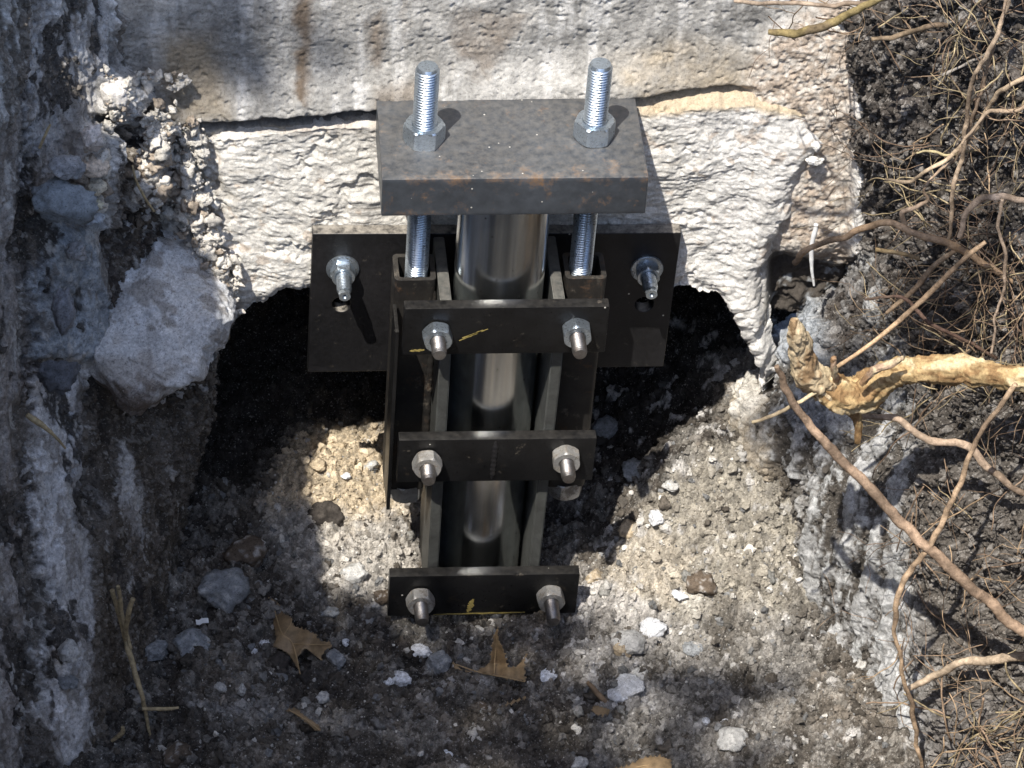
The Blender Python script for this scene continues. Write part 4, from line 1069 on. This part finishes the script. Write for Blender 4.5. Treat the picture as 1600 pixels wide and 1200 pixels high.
# ------------------------------------------------------------------ roots
def spline(pts, n):
    pts = np.array(pts, float); k = len(pts); t = np.linspace(0, k - 1, n); i = np.clip(t.astype(int), 0, k - 2); f = (t - i)[:, None]
    p = lambda j: pts[np.clip(i + j, 0, k - 1)]
    p0, p1, p2, p3 = p(-1), p(0), p(1), p(2)
    return p1 + .5 * f * (p2 - p0 + f * (2 * p0 - 5 * p1 + 4 * p2 - p3 + f * (3 * (p1 - p2) + p3 - p0)))
def tube_geo(pts4, n, seg=10, wob=.12, seed=0, knob=.0, flat=1., groove=0.):
    """pts4: x,y,z,r"""
    S = spline(pts4, n); P = S[:, :3]; r = S[:, 3]
    P = P + np.stack([fbm(P + seed, 30, 3), fbm(P + seed + 5, 30, 3), fbm(P + seed + 9, 30, 3)], 1) * (wob * .02)
    T = np.gradient(P, axis=0); T /= np.linalg.norm(T, axis=1)[:, None] + 1e-12
    u = np.cross(T, CF); u /= np.linalg.norm(u, axis=1)[:, None] + 1e-12; v = np.cross(T, u)
    th = np.arange(seg) / seg * 2 * np.pi
    V = P[:, None, :] + (r[:, None, None]) * (np.cos(th)[None, :, None] * u[:, None, :] + flat * np.sin(th)[None, :, None] * v[:, None, :])
    V = V.reshape(-1, 3); c = np.repeat(P, seg, axis=0); TH = np.tile(th, n); SL = np.repeat(np.arange(n) / n, seg)
    nz = fbm(V + seed, 110, 4, .6) * .13 + knob * .8 * fbm(V + seed, 22, 3, .6)
    if groove: nz = nz + groove * fbm(np.stack([np.cos(TH) * 1.3, np.sin(TH) * 1.3, SL * 4], 1), 1.6, 5, .65, seed)
    V = c + (V - c) * (1 + nz)[:, None]
    i = np.arange(n - 1)[:, None] * seg; j = np.arange(seg)[None, :]; k = (j + 1) % seg
    Fq = np.stack([i + j, i + k, i + seg + k, i + seg + j], -1).reshape(-1, 4)
    # caps as degenerate-free quads: close with a centre vertex
    a = len(V); V = np.vstack([V, P[:1], P[-1:]])
    cap0 = np.stack([np.full(seg // 2, a), (np.arange(0, seg, 2) + 2) % seg, (np.arange(0, seg, 2) + 1) % seg, np.arange(0, seg, 2)], 1)
    e = (n - 1) * seg
    cap1 = np.stack([np.full(seg // 2, a + 1), e + np.arange(0, seg, 2), e + (np.arange(0, seg, 2) + 1) % seg, e + (np.arange(0, seg, 2) + 2) % seg], 1)
    return V, np.vstack([Fq, cap0, cap1]), np.concatenate([nz, [0, 0]])
def root(name, pts, color, label, cat='root', seed=0, parts=(), y=None, knob=.12, wob=.12, group='roots hanging from the right bank', dark=.4):
    e_ = pts[-1]; f_ = pts[0]
    if e_[0] > 1600: pts = list(pts) + [(e_[0] + 80, e_[1] + 10, e_[2] + .02, e_[3]), (e_[0] + 160, e_[1] + 5, e_[2] + .12, e_[3])]
    if f_[0] > 1600: pts = [(f_[0] + 160, f_[1] - 5, f_[2] + .12, f_[3]), (f_[0] + 80, f_[1] - 10, f_[2] + .02, f_[3])] + list(pts)
    kk = .66 if min(p_[1] for p_ in pts) < 500 and seed > 15 else .76
    q = [(*at(px, py, yy), rp * kk / 2000) for px, py, yy, rp in pts]
    L_ = sum(np.linalg.norm(np.array(q[i + 1][:3]) - np.array(q[i][:3])) for i in range(len(q) - 1))
    V, Fq, nz = tube_geo(q, max(12, int(L_ / .0016)), 12, wob, seed, knob)
    f = fbm(V, 60, 4, .6, seed, (1, 1, 1)); c = np.array(color)
    col = np.tile(c, (len(V), 1)) * (1 + .35 * f)[:, None]; col = mix(col, c * dark, sst(-nz, .03, .16) * .8)
    col = mix(col, np.array([.13, .095, .07]), sst(fbm(V, 16, 4, .65, seed + 7), .02, .45) * .65)
    o = mesh_obj(name, V, Fq, M['root'], None, True, col)
    return tag(o, label, cat, group)
TANR = (.36, .25, .16); PINK = (.36, .255, .18); YEL = (.42, .30, .155); GREYR = (.24, .19, .15)
# the thick yellow root, with its stub and branches as parts
big = empty('root', tuple(at(1330, 610, -.25)), 'thick knobbly yellow-brown root with a broken upright stub at its left end', 'root', 'roots hanging from the right bank')
def rpart(name, pts, color, seed, knob=.2, flat=1., par=big, seg=22):
    q = [(*at(px, py, yy), rp / 2030) for px, py, yy, rp in pts]
    L_ = sum(np.linalg.norm(np.array(q[i + 1][:3]) - np.array(q[i][:3])) for i in range(len(q) - 1))
    V, Fq, nz = tube_geo(q, max(14, int(L_ / .0009)), 40, .12, seed, knob, flat, .24)
    g = fbm(V, 60, 5, .65, seed); gr = ridged(V, 45, 4, .6, seed, (.5, 1, 1.4)); c = np.array(color)
    col = np.tile(c, (len(V), 1)) * (1 + .35 * g)[:, None]
    ln = fbm(V, 70, 4, .65, seed + 3, (.16, 1, 1)) if par is big and name == 'root_stem' else fbm(V, 70, 4, .65, seed + 3, (1, .5, .25))
    col = mix(col, np.array([.20, .115, .055]), sst(ln + .5 * g, .16, .5) * .8); col = mix(col, np.array([.62, .52, .34]), sst(-ln - .5 * g, .25, .6) * .7)
    V = V + (V - V.mean(axis=0)) * 0
    cc = V.mean(axis=0)
    V = V + (V - V.mean(axis=0)) * 0
    o = mesh_obj(name, V, Fq, M['root'], par, True, col); return o
rpart('root_stem', [(1262, 588, -.25, 18), (1300, 612, -.25, 26), (1345, 618, -.25, 27), (1385, 590, -.25, 22), (1430, 578, -.26, 19), (1500, 578, -.27, 20), (1560, 585, -.28, 18), (1660, 600, -.29, 19), (1760, 610, -.28, 19), (1860, 600, -.18, 18)], YEL, 3, .20)
rpart('stub', [(1238, 498, -.26, 6), (1243, 520, -.26, 13), (1252, 552, -.255, 18), (1275, 590, -.25, 22), (1300, 612, -.25, 20)], (.58, .46, .30), 5, .15)
rpart('twig', [(1303, 600, -.25, 5), (1304, 580, -.26, 5), (1303, 560, -.265, 4)], PINK, 6, .1)
rpart('twig', [(1330, 640, -.25, 10), (1338, 655, -.25, 7), (1342, 690, -.25, 4)], YEL, 7, .2)
rpart('bark_flake', [(1345, 600, -.268, 4), (1375, 575, -.27, 6), (1410, 560, -.275, 3)], PINK, 8, .3)
root('root', [(1212, 575, -.27, 5), (1235, 620, -.27, 8), (1290, 690, -.28, 9), (1360, 765, -.29, 10), (1440, 850, -.31, 11), (1530, 925, -.33, 11), (1580, 975, -.335, 11), (1650, 1020, -.345, 12)], PINK, 'long pinkish root running diagonally down to the right edge under the thick yellow root', seed=11)
root('root', [(1345, 655, -.24, 6), (1400, 655, -.24, 7), (1450, 685, -.25, 7), (1510, 695, -.26, 8), (1550, 735, -.27, 8), (1590, 765, -.28, 7), (1660, 790, -.28, 7)], (.36, .27, .20), 'wavy root with a yellow left end just below the thick yellow root', seed=12)
root('root', [(1410, 1078, -.28, 6), (1450, 1062, -.285, 7), (1500, 1035, -.29, 9), (1560, 1030, -.30, 10), (1610, 1024, -.31, 10), (1680, 1010, -.31, 10)], (.42, .33, .24), 'grey tan root entering low on the right edge above the tangle of rootlets', seed=13)
root('root', [(1240, 408, -.16, 6), (1258, 392, -.17, 6), (1310, 372, -.18, 6), (1380, 348, -.19, 7), (1440, 368, -.2, 7), (1500, 392, -.2, 7), (1570, 432, -.2, 6), (1590, 440, -.2, 4)], (.32, .22, .14), 'arched brown root reaching over the corner onto the sunlit wall', seed=14)
root('root', [(1200, 48, -.12, 6), (1240, 52, -.13, 8), (1290, 40, -.14, 8), (1340, 15, -.15, 7), (1400, -20, -.16, 7)], (.22, .17, .08), 'olive brown root poking in at the top above the sunlit wall', seed=15)
root('root', [(1150, 0, -.12, 4), (1200, 5, -.125, 5), (1300, 10, -.13, 5), (1400, -5, -.14, 4)], (.35, .27, .20), 'thin straight root along the top edge crossing the olive root', seed=16)
root('root', [(1178, 660, -.27, 3), (1210, 650, -.27, 4), (1250, 628, -.265, 4), (1285, 605, -.26, 4)], (.52, .43, .28), 'short pale straw-coloured rootlet left of the thick root', seed=17)
root('root', [(1590, 600, -.31, 5), (1530, 680, -.31, 5), (1490, 780, -.31, 6), (1440, 865, -.31, 6), (1402, 940, -.31, 6), (1405, 1020, -.31, 4), (1425, 1100, -.31, 5), (1440, 1210, -.31, 4)], (.46, .33, .22), 'slender root crossing behind the long diagonal one and hanging to the bottom edge', seed=18)
root('root', [(1305, 575, -.22, 4), (1370, 530, -.22, 5), (1440, 470, -.22, 6), (1500, 410, -.22, 6), (1541, 378, -.22, 5)], (.50, .35, .22), 'straight tan root slanting up right from the thick root, lower of the parallel pair', seed=19, wob=.03)
root('root', [(1385, 490, -.18, 4), (1425, 455, -.18, 6), (1460, 415, -.18, 6), (1495, 390, -.18, 5)], (.36, .26, .17), 'straight tan root slanting up right, upper of the parallel pair', seed=20, wob=.03)
root('root', [(1352, 466, -.2, 3), (1410, 470, -.2, 4), (1450, 500, -.2, 5), (1510, 535, -.2, 4), (1560, 560, -.2, 4)], (.14, .09, .07), 'thin dark purple-brown root crossing the parallel pair', seed=21)
root('root', [(1372, 392, -.18, 5), (1400, 394, -.18, 5), (1437, 404, -.18, 4)], YEL, 'short root with a cut yellow tip beside the arched root', seed=22)
root('root', [(1418, 370, -.16, 6), (1408, 340, -.16, 6), (1430, 325, -.16, 5), (1450, 312, -.16, 4), (1448, 290, -.16, 3), (1470, 265, -.16, 3), (1500, 240, -.17, 4), (1520, 180, -.18, 4), (1560, 60, -.2, 3), (1570, -20, -.2, 3)], (.38, .28, .20), 'hooked root climbing from the arched root to the top of the bank', seed=23)
root('root', [(1482, 378, -.18, 4), (1490, 310, -.18, 5), (1505, 230, -.18, 5), (1520, 130, -.19, 5), (1545, 80, -.2, 5), (1570, 20, -.2, 5), (1580, -30, -.2, 5)], (.45, .34, .24), 'upright tan root hanging down the dark bank', seed=24)
root('root', [(1660, 110, -.2, 6), (1600, 165, -.2, 5), (1560, 170, -.2, 5), (1540, 175, -.2, 4), (1500, 225, -.2, 3)], (.36, .27, .19), 'forked root entering from the right edge in the upper half', seed=25)
root('root', [(1660, 330, -.22, 7), (1600, 315, -.22, 7), (1560, 305, -.22, 8), (1530, 310, -.21, 8), (1510, 335, -.21, 7), (1500, 370, -.21, 6)], (.36, .28, .22), 'thick curved root entering from the right edge above the arched root', seed=26)
root('root', [(1380, 280, -.16, 3), (1420, 285, -.16, 4), (1450, 265, -.17, 4), (1500, 235, -.17, 5), (1540, 180, -.18, 5), (1580, 130, -.2, 5), (1660, 100, -.2, 5)], (.42, .32, .22), 'thin root reaching left across the dark soil of the upper bank', seed=27)
root('root', [(1430, 240, -.15, 2), (1455, 238, -.15, 3), (1490, 245, -.16, 3), (1530, 232, -.17, 2)], (.45, .38, .22), 'short pale rootlet on the upper dark bank', seed=28, )
root('root', [(1565, 310, -.24, 4), (1562, 350, -.24, 4), (1572, 420, -.24, 4), (1560, 480, -.24, 3), (1550, 550, -.24, 3)], (.42, .32, .24), 'thin root hanging straight down near the right edge', seed=29)
root('root', [(1470, 120, -.14, 4), (1500, 105, -.14, 3), (1560, 72, -.15, 3)], (.30, .27, .24), 'grey thin root high on the dark bank', seed=30)
root('root', [(1360, 60, -.1, 5), (1410, 55, -.1, 6), (1450, 40, -.12, 6), (1480, 38, -.12, 5)], (.24, .18, .12), 'dark root stub near the top of the bank', seed=31)
def rootlets():
    r = np.random.default_rng(5); VV = []; FF = []; CC = []; off = 0
    def walk(px, py, y, ang, L_, rad, c, depth=0):
        nonlocal off
        lift = r.uniform(0, .022) if px > 1420 else r.uniform(0, .006)
        pts = []; n = max(5, int(L_ / 14)); rr = rad
        curl = r.normal(0, .12)
        for i in range(n):
            pts.append((*at(px, py, y), rr / 2000)); ang += r.normal(0, .20) + curl * .25
            px += 14 * math.cos(ang); py -= 14 * math.sin(ang); y = .6 * y + .4 * (bank_y(px, py) - lift) + r.normal(0, .0022); rr = max(.45, rr * .965)
            if depth < 2 and r.random() < .16: walk(px, py, y, ang + r.choice([-1, 1]) * r.uniform(.4, 1.2), L_ * .45, rr * .6, c, depth + 1)
        V, Fq, nz = tube_geo(pts, n * 3, 6, .05, r.integers(99), .05)
        VV.append(V); FF.append(Fq + off); off += len(V); CC.append(np.tile(np.array(c) * r.uniform(.7, 1.2), (len(V), 1)))
    cols = [(.28, .20, .14), (.36, .26, .17), (.20, .14, .10), (.36, .29, .18)]
    bpx, bpy = project(RBP); ok = (bpx > 1150) & (bpx < 1720) & (bpy > -60) & (bpy < 1300)
    gi = (bpx[ok] / 16).astype(int); gj = (bpy[ok] / 16 + 8).astype(int); Yg = np.full((120, 100), 9.)
    np.minimum.at(Yg, (gi, gj), RBP[ok][:, 1])
    def bank_y(px, py):
        v = Yg[int(np.clip(px, 1160, 1700) / 16), int(np.clip(py, -50, 1280) / 16 + 8)]
        return (v if v < 5 else -.1) - .006
    for _ in range(125):
        px = r.uniform(1440, 1640); py = r.uniform(-20, 640)
        walk(px, py, bank_y(px, py), r.choice([r.normal(1.4, .5), r.normal(-1.6, .4), r.normal(3.1, .5)]), r.uniform(60, 220), r.uniform(.7, 1.5), cols[r.integers(4)])
    for _ in range(30):
        px = r.uniform(1400, 1640); py = r.uniform(620, 1050)
        walk(px, py, bank_y(px, py), r.normal(-1.8, .6), r.uniform(50, 160), r.uniform(.8, 1.5), cols[r.integers(4)])
    for _ in range(34):
        px = r.uniform(1470, 1640); py = r.uniform(1060, 1230)
        walk(px, py, bank_y(px, py) - .008, r.uniform(0, 6.3), r.uniform(50, 150), r.uniform(.9, 2.0), cols[r.choice([1, 3, 0])])
    for _ in range(10):
        px = r.uniform(1200, 1420); py = r.uniform(-20, 60)
        walk(px, py, -.06, r.normal(-.4, .6), r.uniform(40, 110), r.uniform(.8, 1.6), cols[r.integers(4)])
    V = np.vstack(VV)
    o = mesh_obj('fine_rootlets', V, np.vstack(FF), M['root'], None, True, np.vstack(CC))
    tag(o, 'tangle of hair-thin tan rootlets over the dark right bank', 'rootlets', kind='stuff')
rootlets()

# ------------------------------------------------------------------ straw, sticks, chip
def stalk(name, pieces, mat, label, cat, seed):
    """first piece is the stem; others are parts"""
    e = empty(name, tuple(at(pieces[0][0][0], pieces[0][0][1], pieces[0][0][2])), label, cat)
    for k, pts in enumerate(pieces):
        q = [(*at(a, b, c), d / 2000) for a, b, c, d in pts]
        V, Fq, nz = tube_geo(q, 60, 12, .04, seed + k, .08)
        mesh_obj('stem' if k == 0 else 'side_shoot', V, Fq, mat, e, True)
    return e
stalk('straw_stalk', [[(176, 922, -.175, 4), (190, 975, -.18, 4.5), (205, 1030, -.2, 5), (222, 1085, -.22, 4), (228, 1120, -.225, 3), (236, 1160, -.23, 2)],
                      [(184, 915, -.18, 3.5), (192, 970, -.182, 4), (204, 1015, -.195, 3)], [(208, 936, -.2, 4), (200, 960, -.2, 4.5), (196, 1000, -.195, 4)],
                      [(222, 1108, -.225, 3), (260, 1108, -.225, 3), (280, 1106, -.225, 2)]], M['straw'], 'forked dry straw stalk standing against the foot of the left bank', 'stalk', 40)
def single(name, pts, mat, label, cat, seed):
    q = [(*at(a, b, c), d / 2000) for a, b, c, d in pts]
    V, Fq, nz = tube_geo(q, 50, 12, .04, seed, .1)
    return tag(mesh_obj(name, V, Fq, mat, None, True), label, cat)
single('stick', [(42, 648, -.19, 4), (60, 660, -.19, 5), (78, 674, -.19, 3), (102, 700, -.185, 1.5)], M['straw'], 'short tan stick poking out of the left bank', 'stick', 51)
single('straw', [(1274, 350, -.02, 4), (1269, 390, -.02, 4), (1269, 415, -.02, 3), (1272, 446, -.02, 2)], M['white'], 'white straw hanging on the sunlit wall right of the footing', 'straw', 52)
single('twig', [(207, 260, -.05, 1.5), (215, 290, -.05, 2), (240, 330, -.045, 2)], M['straw'], 'thin pale twig in the crumbly soil left of the footing', 'twig', 53)
single('twig', [(62, 232, -.12, 2), (75, 205, -.12, 2), (80, 195, -.12, 1.5)], M['straw'], 'tiny pale twig sticking up on the left bank', 'twig', 54)
single('twig', [(248, 972, -.06, 3), (249, 990, -.06, 3), (252, 1012, -.065, 3)], M['stick'], 'short upright twig right of the forked stalk', 'twig', 55)
single('twig', [(175, 1158, -.24, 3), (190, 1145, -.24, 4), (192, 1135, -.24, 3)], M['straw'], 'short curved twig at the bottom left', 'twig', 56)
single('stick', [(918, 1065, -.2, 3), (935, 1085, -.205, 5), (950, 1098, -.21, 4)], M['stick'], 'short brown stick right of the curled leaf', 'stick', 57)
c_ = on_floor(316, 976)
bm = bmesh.new(); bmesh.ops.create_cube(bm, size=1)
for v in bm.verts: v.co = Vector((v.co.x * .0105, v.co.y * .0045, v.co.z * .0012))
bmesh.ops.subdivide_edges(bm, edges=bm.edges[:], cuts=3, use_grid_fill=True)
for v in bm.verts:
    v.co.z += .0008 * math.sin(v.co.x * 420); v.co.y += .0006 * math.sin(v.co.x * 900 + 1)
    v.co = Matrix.Rotation(.3, 3, 'X') @ Matrix.Rotation(.12, 3, 'Z') @ v.co + Vector(c_) + Vector((0, 0, .004))
tag(bm_obj('paper_chip', bm, M['white'], None), 'tiny white paper chip on dark soil left of the oak leaf', 'paper')

# ------------------------------------------------------------------ dry leaves
def leaf(outline, mid, veins, depthf, label, thick=.0005, name='dry_leaf'):
    """outline in photo-sized coordinates (px), placed by depthf(px,py)->world point; curl from depthf"""
    xs = [p[0] for p in outline]; ys = [p[1] for p in outline]
    st = 2.0; gx = np.arange(min(xs), max(xs) + st, st); gy = np.arange(min(ys), max(ys) + st, st)
    GX, GY = np.meshgrid(gx, gy); ox = GX.ravel(); oy = GY.ravel()
    jag = 1.6 * np.sin(ox * .9 + oy * .6)
    m_ = polymask(ox + jag, oy + jag, outline, .6) > .5
    P = np.array([depthf(a, b) for a, b in zip(ox, oy)])
    Fq = grid_faces(len(gy), len(gx)); keep = m_[Fq].all(axis=1); Fq = Fq[keep]
    used = np.unique(Fq); mp = -np.ones(len(P), int); mp[used] = np.arange(len(used)); P = P[used]; Fq = mp[Fq]
    n = len(P); Q = P + (-CF) * -thick
    # edges of the sheet
    E = np.vstack([Fq[:, [0, 1]], Fq[:, [1, 2]], Fq[:, [2, 3]], Fq[:, [3, 0]]]); S = np.sort(E, axis=1)
    key = S[:, 0] * n + S[:, 1]; u, c = np.unique(key, return_counts=True); bd = E[np.isin(key, u[c == 1])]
    side = np.stack([bd[:, 0], bd[:, 0] + n, bd[:, 1] + n, bd[:, 1]], 1)
    o = mesh_obj(name, np.vstack([P, Q]), np.vstack([Fq, Fq[:, ::-1] + n, side]), M['leaf'], None, True)
    for vn in veins:
        q = [(*(depthf(a, b) - CF * .0006), w / 2000) for a, b, w in vn]
        V, F2, _ = tube_geo(q, 26, 8, .0, 3, 0)
        v_ = mesh_obj('vein', V, F2, M['vein'], o, True)
    return tag(o, label, 'leaf')
b0 = on_floor(465, 985)
def d1(px, py):
    base = atz(px, py, b0[2] + .012)
    u = (px - 465) / 60; v = (py - 985) / 60
    return base - CF * (.010 * np.sin(u * 2.2 + 1) + .006 * np.cos(v * 3 + u * 2) + .004 * np.sin(px * .12 + py * .05))
leaf([(418, 932), (432, 940), (445, 958), (458, 962), (460, 975), (480, 980), (498, 988), (500, 1000), (515, 1002), (521, 1010), (508, 1020), (502, 1036), (487, 1020), (480, 1012), (468, 1026), (470, 1052), (462, 1040), (448, 1020), (425, 1008), (432, 998), (424, 970)], None,
     [[(425, 945, 1.2), (440, 985, 1.3), (458, 1005, 1.3), (470, 1052, .8)], [(458, 1005, 1.0), (485, 1005, .9), (515, 1008, .6)], [(445, 990, .9), (455, 975, .8), (457, 965, .5)]], d1,
     'large brown lobed oak leaf lying on the floor left of the bracket')
b1 = on_floor(785, 1050)
def d2(px, py):
    base = atz(px, py, b1[2] + .010)
    if py < 1040 and 760 < px < 805: base = at(px, py, base[1] * 0 + b1[1] - .0)   # upright horn
    return base - CF * (.005 * math.sin((px - 785) / 22.) + .003 * math.sin(px * .2))
leaf([(705, 1030), (722, 1045), (745, 1048), (764, 1036), (768, 1000), (778, 972), (780, 998), (790, 1018), (796, 1042), (812, 1036), (822, 1018), (826, 1016), (821, 1040), (823, 1066), (812, 1064), (790, 1062), (760, 1054), (730, 1052), (708, 1046)], None,
     [[(712, 1038, 1.2), (750, 1052, 1.2), (790, 1058, 1.1), (820, 1064, .8)], [(772, 1054, 1.), (774, 1020, .8), (778, 980, .5)]], d2,
     'curled brown leaf with an upright pointed horn below the lowest cross bar')
b2 = on_floor(480, 1125)
d3 = lambda px, py: atz(px, py, b2[2] + .006) - CF * (.003 * math.sin((px + py) / 9.))
leaf([(443, 1108), (460, 1104), (480, 1118), (500, 1134), (503, 1142), (494, 1146), (478, 1130), (460, 1116), (446, 1114)], None, [[(450, 1109, 1.), (478, 1124, 1.), (498, 1140, .6)]], d3, 'small folded brown leaf scrap below the large oak leaf')
b3 = on_floor(1020, 1190)
d4 = lambda px, py: atz(px, py, b3[2] + .010) - CF * (.003 * math.sin(px / 9.))
leaf([(955, 1200), (985, 1192), (1005, 1182), (1030, 1178), (1050, 1186), (1052, 1205), (1040, 1225), (980, 1222), (950, 1212)], None, [[(962, 1204, 1.), (1000, 1198, 1.), (1045, 1190, .6)]], d4, 'orange brown leaf cut by the bottom edge right of centre')
b4 = on_floor(825, 1095)
d5 = lambda px, py: atz(px, py, b4[2] + .006) - CF * (.002 * math.sin(px / 7.))
leaf([(780, 1102), (800, 1092), (822, 1086), (824, 1092), (806, 1100), (786, 1106)], None, [], d5, 'narrow reddish leaf scrap below the curled leaf')
b5 = on_floor(950, 1110)
d6 = lambda px, py: atz(px, py, b5[2] + .010) - CF * (.003 * math.sin(px / 7.))
leaf([(922, 1108), (930, 1100), (950, 1106), (958, 1112), (945, 1120), (932, 1118)], None, [], d6, 'pale torn leaf scrap beside the white lime lump')

# ------------------------------------------------------------------ unseen leafy branch, added over the pit to throw shade and dapple
def shade_bough():
    r = np.random.default_rng(3)
    e = empty('shade_branch', (-2.4, -3.3, 3.2), 'unseen green leafy branch, added over the front left to shade the pit', 'branch')
    VV = []; FF = []; off = 0; S = np.array(SUN) / SUN.z
    def add(u, v, s, H):
        nonlocal off
        c = np.array([u, v, 0]) + S * (H + r.uniform(-.1, .1))
        n = r.normal(size=3) * .7 + np.array(SUN) * 1.5; n /= np.linalg.norm(n); a = np.cross(n, r.normal(size=3)); a /= np.linalg.norm(a); b = np.cross(n, a)
        shape = [(-1, 0), (-.6, .35), (0, .5), (.6, .32), (1, 0), (.6, -.32), (0, -.5), (-.6, -.35)]
        V = np.array([c + s * (p * a + q * b) + n * s * .12 * p * p for p, q in shape])
        V = np.vstack([V, V - n * .0006])
        VV.append(V); FF.extend([[off + i for i in range(8)], [off + 8 + i for i in range(7, -1, -1)]] + [[off + i, off + 8 + i, off + 8 + (i + 1) % 8, off + (i + 1) % 8] for i in range(8)]); off += 16
    def fill(poly, n, s0, s1, H, keep=lambda u, v: 1.):
        xs = [p[0] for p in poly]; ys = [p[1] for p in poly]
        for k in range(n):
            u = r.uniform(min(xs), max(xs)); v = r.uniform(min(ys), max(ys))
            if polymask(np.array([u]), np.array([v]), poly, 1e-6)[0] < .5 or r.random() > keep(u, v): continue
            add(u, v, r.uniform(s0, s1), H)
    # front of the floor
    fill([(-.8, -.29), (-.30, -.31), (-.16, -.30), (-.05, -.33), (.06, -.37), (.12, -.43), (.10, -.51), (-.8, -.51)], 780, .024, .042, 3.2,
         lambda u, v: .60 if u < -.10 else (.35 if u < -.04 else .10))
    # right bank
    fill([(.12, -.15), (.28, -.13), (.36, -.17), (.36, -.21), (.14, -.21)], 40, .02, .034, 3.2)
    # upper left of wall and bank, thinning out to the right
    fill([(-.75, .015), (-.42, .0), (-.30, .02), (-.235, .004), (-.10, .012), (-.04, .3), (-.75, .3)], 900, .02, .034, 3.6, lambda u, v: float(np.clip((-.10 - u) / .14, .03, .6)))
    # left bank
    fill([(-.75, -.35), (-.33, -.35), (-.33, -.06), (-.37, -.04), (-.36, .02), (-.75, .02)], 500, .018, .03, 1.2)
    mesh_obj('shade_foliage', np.vstack(VV), FF, M['green'], e, False)
    pts = [(-2.6, -3.4, 3.3, .05), (-2.2, -2.9, 3.3, .035), (-1.9, -2.4, 3.4, .02), (-1.75, -2.0, 3.5, .012), (-1.7, -1.6, 3.6, .006)]
    V, Fq, _ = tube_geo(pts, 80, 12, .4, 1, .1); mesh_obj('shade_limb', V, Fq, M['wood'], e, True)
shade_bough()
